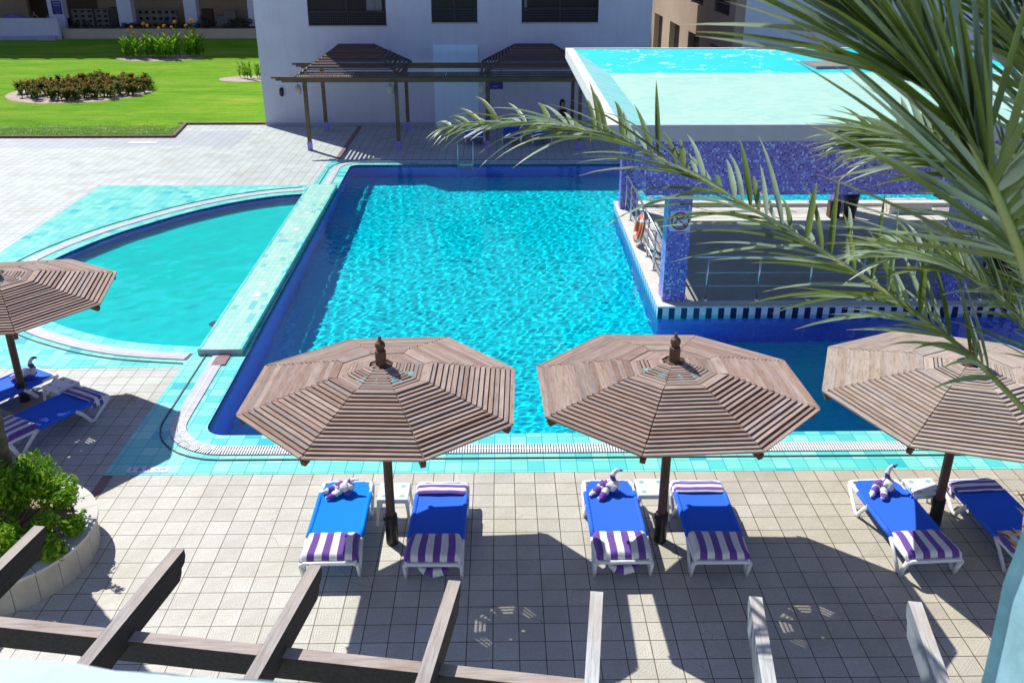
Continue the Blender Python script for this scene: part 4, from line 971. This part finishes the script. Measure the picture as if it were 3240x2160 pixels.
# loungers and guests in the far pergola shade
for x, y, a, lab in ((-1.0, 35.6, .1, 'lounger in pergola shade left of the row behind the palm tips'), (.5, 35.5, -.05, 'middle lounger in the deep pergola shade'), (1.6, 35.4, .0, 'lounger in pergola shade beside the dark-haired guest')):
    lounger(base_c, x, y, a, lab)
person('seated guest with long dark hair in a black top under the far pergola', (2.45, 36.4, 0), R(10), 'black_cloth', True, True, .35)
MB().box((2.2, 36.25, 0), (2.7, 36.75, .44)).build('stool', 'white_plastic'); tag(bpy.data.objects['stool'], 'white block stool under the seated dark-haired guest', 'stool')

# ================================================================== PLANTER WITH BOUGAINVILLEA, LEFT PALM TRUNK
pl = thing('planter', 'round tiled cream planter at the left edge of the terrace', 'planter', (-6.5, 9.85, 0))
def ringwall(r0, r1, z0, z1, n, gap=0.0):
    mb = MB()
    for i in range(n):
        a0 = 2 * PI * i / n + gap; a1 = 2 * PI * (i + 1) / n - gap; P = []
        for r, z in ((r0, z0), (r1, z0), (r1, z1), (r0, z1)):
            for a in (a0, (a0 + a1) / 2, a1): P.append((r * math.cos(a), r * math.sin(a), z))
        F = []
        for k in range(4):
            for j in range(2): b = k * 3 + j; c = ((k + 1) % 4) * 3 + j; F.append((b, c, c + 1, b + 1))
        F += [(0, 3, 6, 9), (11, 8, 5, 2)]
        mb.add(P, [tuple(reversed(f_)) for f_ in F])
    return mb
ringwall(1.02, 1.22, 0, .40, 26, .004).build('tile_wall', 'planter_tile', pl); ringwall(.98, 1.26, .401, .44, 26, .004).build('coping', 'limestone_kerb', pl); ringwall(1.03, 1.21, 0.001, .41, 26).build('mortar', 'concrete', pl)
MB().lathe([(1.02, .0), (1.02, .33)], n=32).build('soil', 'earth', pl)
def leafcloud(mb, centres, n, size, rg, flat=.0, shell=.55):
    for i in range(n):
        c, r = rg.choice(centres); d = Vector((rg.gauss(0, 1), rg.gauss(0, 1), rg.gauss(0, 1))).normalized() * r * (rg.uniform(shell, 1.08))
        p = Vector(c) + Vector((d.x, d.y, d.z * .85)); nrm = (d.normalized() + Vector((rg.gauss(0, .5), rg.gauss(0, .5), rg.gauss(.4, .5)))).normalized()
        t = nrm.cross(Vector((rg.gauss(0, 1), rg.gauss(0, 1), rg.gauss(0, 1)))).normalized(); b = nrm.cross(t); s = size * rg.uniform(.6, 1.3)
        a = rg.random() ** 1.4; f_ = nrm * s * .18
        mb.add([p - t * s, p - b * s * .42 + f_, p + t * s, p + b * s * .42 + f_, p - t * s * .1], [(0, 1, 4), (4, 1, 2), (4, 2, 3), (0, 4, 3)], a)
bu = thing('bougainvillea', 'bright green bougainvillea bush with a few magenta flowers in the round planter', 'bush', (-6.5, 9.85, .30))
rg = random.Random(21); cs = []
for i in range(34):
    a = rg.uniform(0, 6.28); rr = 1.0 * math.sqrt(rg.random()); cs.append(((rr * math.cos(a), rr * math.sin(a), rg.uniform(.12, .62) + .3 * (1 - rr)), rg.uniform(.16, .3)))
cs += [((.45, .35, .75), .14), ((.62, .2, .62), .12), ((.95, .1, .55), .13), ((.15, .1, .8), .16), ((.85, -.25, .45), .16), ((1.1, -.1, .3), .15), ((.7, -.6, .3), .2), ((1.0, -.5, .2), .18), ((.3, -.95, .2), .2), ((.0, -1.0, .25), .22), ((-.3, -.9, .3), .22)]
mb = MB(); leafcloud(mb, cs, 11000, .044, rg); mb.build('foliage', 'bougainvillea_leaf', bu)
mb = MB()
for c, r in cs:
    mb.sweep(catmull([(c[0] * .3, c[1] * .3, 0), (c[0] * .7, c[1] * .7, c[2] * .5), c], 3), .008, 4)
    if rg.random() < .5:                                   # reaching shoots with leaves
        d = Vector((c[0] * .5, c[1] * .5, .6)).normalized() * rg.uniform(.2, .34)
        e = Vector(c) + d; mb.sweep([c, tuple(Vector(c) + d * .5 + Vector((0, 0, .02))), tuple(e)], .004, 4)
        lm_ = MB(); leafcloud(lm_, [(tuple(Vector(c) + d * t), .035) for t in (.5, .65, .8, .95, 1.05)], 60, .026, rg); lm_.build('shoot', 'bougainvillea_leaf', bu)
mb.build('branches', 'dark_brown_wood', bu)
for p in ((.12, .25, .72), (.35, .1, .52), (.05, .0, .62), (-.05, .2, .55), (.55, -.25, .45), (.57, -.3, .38), (.3, .4, .6), (-.35, .1, .6)): mb = MB(); leafcloud(mb, [(p, .04)], 16, .032, rg); mb.build('flower', 'magenta_bract', bu)

def frond(par, pts, n=46, L=.5, wd=.016, seed=1, mat='palm_leaf', droop=.25, tipdrop=.0, up=(0, 0, 1), r0=.014, start=.12, sweep0=.75, lscale=1.0, mats=None, lift=.12):
    rg = random.Random(seed); P = catmull([Vector(p) for p in pts], 8); N = len(P); root = MB()
    rs = [r0 * (1 - .82 * i / (N - 1)) for i in range(N)]
    root.sweep(P, [(r, r * .75) for r in rs], 6, at=[i / N for i in range(N)]); fo = root.build('frond', 'palm_rachis', par, True)
    upv = Vector(up); mb = MB(); mb2 = MB()
    for i in range(n):
        f = start + (1 - start) * (i + .5) / n; x = f * (N - 1); k = min(int(x), N - 2); p = P[k].lerp(P[k + 1], x - k); t = (P[k + 1] - P[k]).normalized()
        sd = t.cross(upv).normalized(); nn = sd.cross(t)
        ln = L * lscale * (math.sin(PI * min(1, .18 + f * .80)) ** .6) * rg.uniform(.82, 1.12)
        sw = sweep0 + .35 * f + rg.gauss(0, .10)
        for s in (-1, 1):
            if rg.random() < .04: continue
            lf = lift + rg.gauss(0, .22); d = (sd * s * math.cos(sw) + t * math.sin(sw) + nn * lf).normalized()
            wv = d.cross(nn).normalized(); dn = wv.cross(d).normalized(); w0 = wd * rg.uniform(.75, 1.15); V = []; A = []; m_ = 7
            q = p.copy(); dr = droop * rg.uniform(.5, 1.5) * (1 + 1.2 * f); bend = rg.gauss(0, .06); col = rg.random()
            for j in range(m_ + 1):
                u = j / m_; ww = w0 * (min(1, .35 + u * 4) if u < .2 else (1 - ((u - .2) / .8) ** 1.7)) + .0006
                dd = (d + Vector((0, 0, -1)) * dr * u * u + wv * bend * u).normalized()
                if j: q = q + dd * (ln / m_)
                w2 = dd.cross(nn); w2 = w2.normalized() if w2.length > .1 else wv
                n2 = w2.cross(dd).normalized()
                V += [q - w2 * ww + n2 * ww * .5, q, q + w2 * ww + n2 * ww * .5]; a = max(0, u * 1.0 if u > .8 else .25 + .4 * col + .1 * u); A += [a] * 3
            F = []
            for j in range(m_):
                b = j * 3; F += [(b, b + 1, b + 4, b + 3), (b + 1, b + 2, b + 5, b + 4)]
            (mb2 if (rg.random() < .45 and mats) else mb).add(V, F, A)
    mb.build('leaflets', mat, fo, True)
    if mb2.v: mb2.build('pale_leaflets', mats, fo, True)
    return fo
tp = thing('palm_tree', 'date palm trunk rising from the round planter at the left edge', 'palm tree', (-6.84, 10.72, .30))
mb = MB(); pts = []; rd = []
for i in range(60): z = i * .13; pts.append((.05 * math.sin(z * .4), 0, z)); rd.append(.25 + .018 * (i % 2) - .006 * z)
mb.sweep(pts, rd, 16, up=(0, 1, 0)); mb.build('trunk', 'palm_bark', tp, True)
for k in range(14):
    a = 2 * PI * k / 14 + .2; e = .9 + .5 * (k % 3); dx, dy = math.cos(a), math.sin(a)
    frond(tp, [(0, 0, 7.6), (dx * .7, dy * .7, 7.7 + e), (dx * 1.7, dy * 1.7, 8.0 + e), (dx * 2.6, dy * 2.6, 7.5 + e * .7)], 30, .5, .018, 50 + k)

# ================================================================== NEAR PALM (right edge)
np_ = thing('palm_tree', 'date palm at the right edge whose fronds sweep across the view', 'palm tree', (2.84, 3.62, 0))
O = Vector((2.84, 3.62, 0))
def rel(l): return [tuple(Vector(p) - O) for p in l]
mb = MB(); pts = []; rd = []
for i in range(52): z = i * .098; pts.append((0, 0, z)); rd.append(.2 + .02 * (i % 2))
mb.sweep(pts, rd, 16, up=(0, 1, 0)); mb.build('trunk', 'palm_bark', np_, True)
mb = MB(); rg = random.Random(5)
for i in range(900):
    a = rg.uniform(0, 6.28); z = rg.uniform(4.35, 5.25); r = .21 + rg.uniform(0, .07); p = Vector((r * math.cos(a), r * math.sin(a), z)); d = Vector((rg.gauss(0, .5), rg.gauss(0, .5), rg.gauss(.2, .8))).normalized() * rg.uniform(.05, .16)
    mb.add([p, p + d * .5 + Vector((0, 0, .012)), p + d, p + d * .5 - Vector((0, 0, .010))], [(0, 1, 2, 3)])
mb.build('fibre', 'palm_fibre', np_)
for i in range(22):
    a = i * 2.4; z = 4.5 + .032 * i; c, s_ = math.cos(a), math.sin(a); b = MB()
    b.sweep([(c * .18, s_ * .18, z - .1), (c * .27, s_ * .27, z + .08), (c * .30, s_ * .30, z + .26), (c * .31, s_ * .31, z + .34)], [(.06, .02), (.05, .018), (.035, .014), (.03, .003)], 8, up=(c, s_, 0)); b.build('leaf_base', 'dry_leaf_base', np_, True)
FA = [(2.63, 3.6, 5.18), (2.32, 3.59, 5.5), (2.03, 3.71, 5.76), (1.72, 3.99, 5.95), (1.4, 4.39, 6.1), (1.03, 4.75, 6.26), (0.7, 5.04, 6.37), (0.38, 5.29, 6.42), (0.01, 5.5, 6.40), (-0.32, 5.6, 6.36)]
FB = [(2.68, 3.61, 5.26), (1.75, 2.66, 6.25), (1.25, 2.18, 6.79), (1.1, 2.2, 7.02), (1.0, 2.27, 7.13), (0.87, 2.44, 7.28), (0.79, 2.69, 7.39), (0.67, 2.92, 7.46)]
FD = [(2.68, 3.62, 5.28), (2.28, 3.31, 5.92), (1.99, 3.17, 6.34), (1.81, 3.23, 6.57), (1.67, 3.32, 6.67), (1.55, 3.5, 6.71), (1.41, 3.67, 6.7)]
FE = [(2.71, 3.63, 5.34), (2.12, 3.09, 6.37), (1.81, 2.94, 6.86), (1.61, 2.97, 7.12), (1.48, 3.17, 7.29), (1.36, 3.44, 7.4)]
FF = [(2.68, 3.6, 5.24), (2.4, 3.5, 5.67), (2.18, 3.52, 5.95), (1.97, 3.58, 6.12), (1.83, 3.79, 6.16), (1.69, 3.96, 6.13)]
FG = [(2.74, 3.6, 5.31), (2.38, 3.21, 6.15), (2.14, 3.18, 6.73), (1.94, 3.25, 7.09), (1.82, 3.45, 7.3), (1.69, 3.62, 7.43)]
frond(np_, rel(FA), 84, .64, .0160, 1, droop=.22, start=.16, mats='palm_leaf_grey', r0=.020, sweep0=.55)
frond(np_, rel(FB), 124, .66, .0185, 2, droop=.10, start=.22, mats='palm_leaf_grey', r0=.020, sweep0=.78)
frond(np_, rel(FD), 70, .55, .0170, 3, droop=.18, start=.25, mats='palm_leaf_grey', sweep0=.6)
frond(np_, rel(FE), 76, .60, .0180, 4, droop=.15, start=.25, mats='palm_leaf_grey', sweep0=.6)
frond(np_, rel(FF), 64, .50, .0130, 5, droop=.15, start=.2, mats='palm_leaf_grey', sweep0=.6)
frond(np_, rel(FG), 76, .60, .0180, 6, droop=.15, start=.2, mats='palm_leaf_grey', sweep0=.6)
FH = [(2.72, 3.6, 5.3), (2.45, 3.3, 5.9), (2.3, 3.1, 6.4), (2.2, 3.05, 6.8), (2.1, 3.15, 7.1), (1.98, 3.4, 7.25)]
frond(np_, rel(FH), 76, .6, .018, 8, droop=.2, start=.12, mats='palm_leaf_grey', sweep0=.5)
FI = [(2.72, 3.62, 5.3), (2.5, 3.7, 5.75), (2.35, 3.9, 6.1), (2.2, 4.15, 6.35), (2.05, 4.4, 6.45), (1.85, 4.7, 6.4)]
frond(np_, rel(FI), 60, .55, .016, 9, droop=.2, start=.12, mats='palm_leaf_grey', sweep0=.5)
for k, (dx, dy, e) in enumerate(((1, .2, .9), (.8, .8, 1.1), (.9, -.5, 1.0), (.3, 1, 1.2), (1, .6, .3))):
    frond(np_, rel([(2.72, 3.62, 5.25), (2.72 + dx * .6, 3.62 + dy * .6, 5.3 + e), (2.72 + dx * 1.5, 3.62 + dy * 1.5, 5.6 + e), (2.72 + dx * 2.3, 3.62 + dy * 2.3, 5.2 + e)]), 34, .5, .015, 30 + k)

# ================================================================== NEAR PERGOLA AND BALCONY
ne = thing('near_pergola', 'weathered timber pergola frame with seven projecting rafters below the balcony', 'pergola', (0, 0, 0))
ends = [(-2.921, 4.901), (-1.969, 4.658), (-1.107, 4.488), (-.275, 4.33), (.54, 4.222), (1.433, 4.166), (2.317, 4.112)]
for i, (x, y) in enumerate(ends):
    az = R((9, 10.9, 10.1, 9.1, 7.7, 8.4, 10.0)[i]); L = 3.0
    b = MB(); zt = 4.0; hw = .036
    # side profile with a scrolled end, extruded across
    prof = [(0, 0), (.0, -.05), (-.02, -.085), (-.06, -.10), (-.07, -.13), (-.10, -.165), (-L, -.165), (-L, 0)]
    V = [(s * hw, p[0], p[1]) for s in (-1, 1) for p in prof]; n = len(prof)
    tri = tessellate_polygon([[Vector((a, c, 0)) for a, c in prof]])
    F = [t for t in tri] + [tuple(reversed([q + n for q in t])) for t in tri] + [(k, (k + 1) % n, (k + 1) % n + n, k + n) for k in range(n)]
    b.add(V, F); o = b.build('rafter', ['rafter_timber' if i < 4 else 'pale_timber', 'side_stain_shade' if i < 4 else 'pale_side'], ne)
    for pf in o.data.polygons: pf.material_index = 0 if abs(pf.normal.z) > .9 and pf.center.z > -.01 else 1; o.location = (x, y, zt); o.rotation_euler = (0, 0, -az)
    bv = o.modifiers.new('bevel', 'BEVEL'); bv.width = .004; bv.segments = 2
    md = MB(); 
p, q = Vector((-2.83, 4.16, 3.80)), Vector((.30, 3.66, 3.80)); d = (q - p).normalized()
b = MB(); b.bar(p - d * 2.5, q + d * 4.5, .085, .15); o = b.build('cross_beam', ['beam_timber', 'side_stain_shade'], ne); [setattr(pf, 'material_index', 0 if pf.normal.z > .9 else 1) for pf in o.data.polygons]; bv = o.modifiers.new('bevel', 'BEVEL'); bv.width = .004; bv.segments = 2
for s in (-1.6, 5.2):
    c = p + d * s; MB().cbox((c.x - .06, c.y - .06, 0), (c.x + .06, c.y + .06, 3.72), .006).build('post', 'beam_timber', ne)
# near building that carries the balcony (below and behind the viewer)
nb = thing('near_building', 'pale balcony parapet and blue-washed wall end close to the viewer', 'building', (0, 0, 0))
b = MB(); pr_ = [(-3.2, 1.32), (-2.4, 1.27), (-1.6, 1.2), (-1.1, 1.165), (-.79, 1.135), (-.68, 1.125), (-.60, 1.105), (-.52, 1.10), (-.45, 1.088), (-.38, 1.085), (-.28, 1.07), (-.2, 1.05), (0.9, .93), (.9, .80), (-3.2, 1.1)]
b.prism(pr_, 5.45, 6.40); o = b.build('balcony_parapet', 'balcony_paint', nb); bv = o.modifiers.new('bevel', 'BEVEL'); bv.width = .02; bv.segments = 3
prof = [(1.97, 5.35), (1.965, 5.55), (1.975, 5.72), (1.985, 5.84), (1.975, 5.92), (1.965, 6.02), (1.93, 6.09), (1.85, 6.16), (1.6, 6.4), (1.2, 6.6), (1.2, 3.0), (1.97, 3.0)]
n = len(prof); V = [(x, y, z) for x in (1.37, 1.57) for y, z in prof]; tri = tessellate_polygon([[Vector((a, c, 0)) for a, c in prof]])
b = MB(); b.add(V, [t for t in tri] + [tuple(reversed([q + n for q in t])) for t in tri] + [(k, (k + 1) % n, (k + 1) % n + n, k + n) for k in range(n)])
o = b.build('wall_end', 'blue_wash_paint', nb); bv = o.modifiers.new('bevel', 'BEVEL'); bv.width = .025; bv.segments = 3
b = MB(); b.box((-8, -1.2, 0), (8, -.6, 9)); b.box((-3.2, -.6, 5.3), (1.55, .8, 5.44)); b.build('wall', 'balcony_paint', nb)

# ================================================================== LAWN BEDS
so = MB()
def blob(cx, cy, rx, ry, seed, n=40): return [(cx + rx * math.cos(2 * PI * i / n) * (1 + .06 * mnoise.noise(Vector((i * .4, seed, 0)))), cy + ry * math.sin(2 * PI * i / n) * (1 + .06 * mnoise.noise(Vector((i * .4, seed, 3))))) for i in range(n)]
so.sheet([blob(-20.6, 46.8, 3.4, 3.1, 1)], .056); so.sheet([blob(-21.1, 60.0, 2.7, 1.5, 2)], .056); so.sheet([blob(-13.4, 51.2, 1.6, 1.1, 3)], .056)
so.build('bed_soil', 'sand', kind='structure')
def croton(seed):
    rg = random.Random(seed); mb = MB()
    for k in range(5):
        a = rg.uniform(0, 6.28); tip = (.15 * math.cos(a), .12 * math.sin(a), rg.uniform(.36, .55)); mb.sweep([(0, 0, 0), (tip[0] * .5, tip[1] * .5, tip[2] * .5), tip], .012, 4, at=[.1] * 3)
        for j in range(16):
            p = Vector(tip) + Vector((rg.gauss(0, .02), rg.gauss(0, .02), rg.uniform(-.2, .03))); b = rg.uniform(0, 6.28); d = Vector((math.cos(b), math.sin(b), rg.uniform(.2, .9))).normalized() * rg.uniform(.10, .17); s = Vector((-math.sin(b), math.cos(b), 0)) * .032
            mb.add([p, p + d * .5 - s, p + d, p + d * .5 + s], [(0, 1, 2, 3)], min(1, rg.random() * .75 + .35 * (p.z > .45)))
    return mb
GR = 'croton shrubs in the round bed on the lawn'; LB = 'small green and rust croton shrub in the round bed on the lawn'
cro = [croton(i).build('croton_shrub', 'croton_leaf') for i in range(4)]
rg = random.Random(9); n = 0
for i in range(205):
    for _ in range(20):
        a = rg.uniform(0, 6.28); r = math.sqrt(rg.random()); x, y = -20.35 + 3.1 * r * math.cos(a), 47.0 + 2.95 * r * math.sin(a)
        if not (y < 45.6 and x > -19.6 and rg.random() < .6): break
    o = cro[i] if i < 4 else cro[rg.randrange(4)].copy()
    if i >= 4: C.objects.link(o)
    o.location = (x, y, .055); o.rotation_euler = (0, 0, rg.uniform(0, 6.28)); s = rg.uniform(.95, 1.35); o.scale = (s, s, s * rg.uniform(.75, .95)); tag(o, LB, 'shrub', GR)
def canna(seed, bloom):
    rg = random.Random(seed); t = thing('canna_plant', 'x', 'flowering plant', group='canna plants in the far lawn bed'); mb = MB(); h = rg.uniform(1.0, 1.4)
    mb.sweep([(0, 0, 0), (.01, 0, h * .5), (0, .02, h)], .016, 5, at=[.3] * 3)
    for j in range(12):
        z = h * (.12 + .8 * j / 12); a = j * 2.4 + rg.gauss(0, .3); d = Vector((math.cos(a) * .55, math.sin(a) * .55, .85)).normalized(); L = rg.uniform(.35, .5); s = Vector((-math.sin(a), math.cos(a), 0)) * rg.uniform(.05, .08); p = Vector((0, 0, z)); c = rg.random()
        V = []; 
        for k, wf in enumerate((.25, .9, 1, .7, .08)): u = k / 4; q = p + d * L * u + Vector((0, 0, -.1 * u * u)); V += [q - s * wf, q + Vector((0, 0, -.015)), q + s * wf]
        mb.add(V, [(k * 3 + m_, k * 3 + m_ + 1, k * 3 + m_ + 4, k * 3 + m_ + 3) for k in range(4) for m_ in (0, 1)], c)
    mb.build('leaves', 'canna_leaf', t)
    if bloom:
        b = MB(); b.sweep([(0, .02, h), (.0, .02, h + .35)], .008, 4, at=[.2, .2]); b.build('flower_stalk', 'canna_leaf', t); b = MB(); leafcloud(b, [((0, .02, h + .4), .07)], 40, .06, rg); b.build('flower', 'canna_bloom', t)
    return t
cn = [canna(1, False), canna(2, True), canna(3, False)]; rg = random.Random(14); usedc = set()
for i in range(64):
    x = -23.4 + 4.75 * rg.random(); y = 59.3 + 1.3 * rg.random(); k = 1 if i % 5 == 1 else (0 if i % 2 else 2)
    y += .5 * (abs(x + 21) > 1.5)
    lab = 'canna plant with an orange bloom in the far lawn bed' if k == 1 else 'leafy canna plant without bloom in the far lawn bed'
    if k not in usedc: usedc.add(k); o = cn[k]; o.location = (x, y, .055); o['label'] = lab
    else: o = dup(cn[k], (x, y, .055), rg.uniform(0, 6.28), lab, rg.uniform(.8, 1.25))
for i in range(9):
    o = dup(cn[0], (-13.9 + .14 * i + rg.uniform(-.1, .1), 51.2 + rg.uniform(-.5, .5), .055), rg.uniform(0, 6.28), 'dark green leafy plant in the small bed beside the main building', .75); o['group'] = 'plants in the bed by the building'

# ================================================================== BACKGROUND HOTEL WING (top left)
hw = thing('hotel_wing', 'shaded hotel wing with pale columns beyond the lawn', 'building', (0, 0, 0))
def col(x0, x1, y=72.8): return MB().box((x0, y, 0), (x1, y + .8, 3.4)).build('column', 'pale_plaster', hw)
for x0, x1 in ((-33.3, -32.2), (-28.2, -27.2), (-23.3, -22.4), (-18.6, -17.4), (-39.5, -38.5), (-13.5, -12.5), (-8.4, -7.5)): col(x0, x1)
MB().box((-60, 72.8, 3.4), (0, 90, 19.6)).build('upper_storeys', 'pale_plaster', hw)
b = MB(); b.box((-60, 72.8, 20.25), (0, 72.9, 20.32)); [b.box((-60 + 2.0 * i, 72.8, 19.6), (-59.75 + 2.0 * i, 72.95, 20.25)) for i in range(30)]; b.build('roof_balustrade', 'pale_plaster', hw)
b = MB(); b.box((-60, 78.5, 0), (-37.5, 79, 3.4)); b.box((-31.9, 78.5, 0), (0, 79, 3.4)); b.build('rear_wall', 'beige_plaster', hw); MB().box((-60, 82, 0), (-20, 82.3, 3.4)).build('passage_wall', 'tan_plaster', hw)
MB().box((-60, 72.9, .0), (0, 82, .3)).build('floor', 'concrete', hw)
MB().box((-60, 70.5, 0), (-31.75, 70.8, 1.5)).build('white_parapet', 'pale_plaster', hw)
b = MB(); b.box((-31.7, 71.0, 0), (0, 71.3, .72)); b.build('planter_wall', 'beige_plaster', hw)
b = MB(); b.box((-36.5, 70.1, 0), (-33.2, 70.49, .3)); b.box((-33.2, 69.9, 0), (-31.9, 70.49, .34)); b.build('steps', 'grey_plaster', hw)
sb = thing('direction_board', 'dark navy direction board on the pale column at the upper left', 'sign', (-32.62, 72.79, 2.08))
MB().box((-.36, -.03, -.48), (.36, -.001, .48)).build('board', 'navy_board', sb)
b = MB()
for z, x0, x1 in ((.36, -.26, .28), (.24, -.24, .27), (.12, -.22, .30), (-.40, -.1, .16)):
    x = x0
    while x < x1: w_ = rnd.uniform(.03, .07); b.box((x, -.034, z - .02), (x + w_, -.031, z + .02)); x += w_ + .02
b.build('lettering', 'violet_paint', sb)
def lockers(x0, x1, z1, y, nx, nz, lab):
    t = thing('block_screen', lab, 'block screen', (x0, y, .3), group='pierced block screens under the hotel wing')
    W_, H = x1 - x0, z1 - .3; mb = MB(); cw, chh = W_ / nx, H / nz
    for i in range(nx):
        for j in range(nz):
            a, b2 = i * cw, (i + 1) * cw; c, d = j * chh, (j + 1) * chh; g1, g2, h1, h2 = a + cw * .25, b2 - cw * .2, c + chh * .3, d - chh * .25
            mb.box((a, 0, c), (g1, .3, d)); mb.box((g2, 0, c), (b2 - .004, .3, d)); mb.box((g1, 0, c), (g2, .3, h1)); mb.box((g1, 0, h2), (g2, .3, d - .004))
    mb.build('blocks', 'locker_grey', t); MB().box((0, .301, 0), (W_, .31, H)).build('back', 'black_steel', t)
lockers(-33.0, -31.4, 1.72, 76, 3, 4, 'pierced block screen right of the direction board'); lockers(-31.2, -30.2, 1.72, 76, 2, 4, 'narrow pierced block screen left of the dark bin')
lockers(-28.0, -24.95, 1.70, 76, 6, 3, 'long pierced block screen between two pale columns')
bb = MB().cbox((-29.25, 74, .3), (-28.55, 74.6, 2.0), .03).build('cabinet', 'black_steel'); tag(bb, 'tall black cabinet left of the pale column', 'cabinet')
bb = MB().box((-23.0, 76, .3), (-22.2, 76.5, 1.72)).build('cabinet', 'dark_brown_wood'); tag(bb, 'dark brown cabinet behind the hedge', 'cabinet')
for x0, x1, z1, lab in ((-21.3, -20.4, 1.6, 'pale cabinet behind the right part of the hedge'), (-19.6, -18.9, 1.62, 'pale cabinet beside the rightmost hotel column'), (-22.0, -21.31, 1.2, 'low pale cabinet next to the brown one')):
    bb = MB().cbox((x0, 76, .3), (x1, 76.4, z1), .02).build('cabinet', 'locker_grey'); tag(bb, lab, 'cabinet')
hd = thing('hedge', 'dark shaded hedge behind the low planter wall', 'hedge', (-31.5, 71.9, .6))
mb = MB(); rg = random.Random(33); cs = []
for i in range(120):
    x = rg.uniform(0, 16); hh = .42 + .35 * (x > 9.5) + .1 * math.sin(x * 2) - (.15 if 2.2 < x < 4.8 else 0); cs.append(((x, rg.uniform(-.3, .4), rg.uniform(0, hh)), .24))
cs = [c for c in cs if not (1.3 < c[0][0] < 3.2 and c[0][2] > .1)]
leafcloud(mb, cs, 6500, .07, rg); mb.build('foliage', 'hedge_leaf', hd)
MB().box((0, -.2, -.6), (16, .3, .2)).build('twigs', 'dark_brown_wood', hd)
person('guest in black seen from behind over the white parapet', (-34.6, 73.3, .45), 0, 'black_cloth', True, True, .05)
person('stooping guest in a dark top at the right end of the white parapet', (-32.9, 73.6, .5), R(70), 'black_cloth', True, True, .05)
person('guest in a pale violet top between the two dark figures', (-33.6, 73.5, .4), R(200), 'violet_cloth', True, True, .05)
bb = thing('bench', 'pale bench end beside the stooping guest', 'bench', (-32.3, 73.4, .3)); MB().box((-.5, -.2, .9), (.1, .2, .98)).build('seat', 'white_paint', bb); MB().box((.02, -.2, 0), (.1, .2, .9)).build('leg', 'white_paint', bb); MB().box((-.5, -.2, 0), (-.42, .2, .9)).build('leg', 'white_paint', bb)
ct = thing('covered_cart', 'low cart under a dull violet cover at the upper left corner', 'cart', (-36.1, 73.8, .3))
b = MB(); b.sweep([(-1.0, 0, .5), (-.8, 0, .72), (-.3, 0, .75), (.4, 0, .6), (.9, 0, .3), (1.1, 0, .1)], [(.2, .2), (.4, .5), (.42, .55), (.42, .45), (.4, .3), (.2, .1)], 12, up=(0, 0, 1)); b.build('cover', 'violet_cloth', ct, True); MB().box((-1, -.4, 0), (1, .4, .12)).build('tray', 'black_steel', ct)
for s in (-.7, .7): MB().lathe([(.1, -.1), (.1, .1)], (s, -.3, .02), 12).build('wheel', 'black_steel', ct)
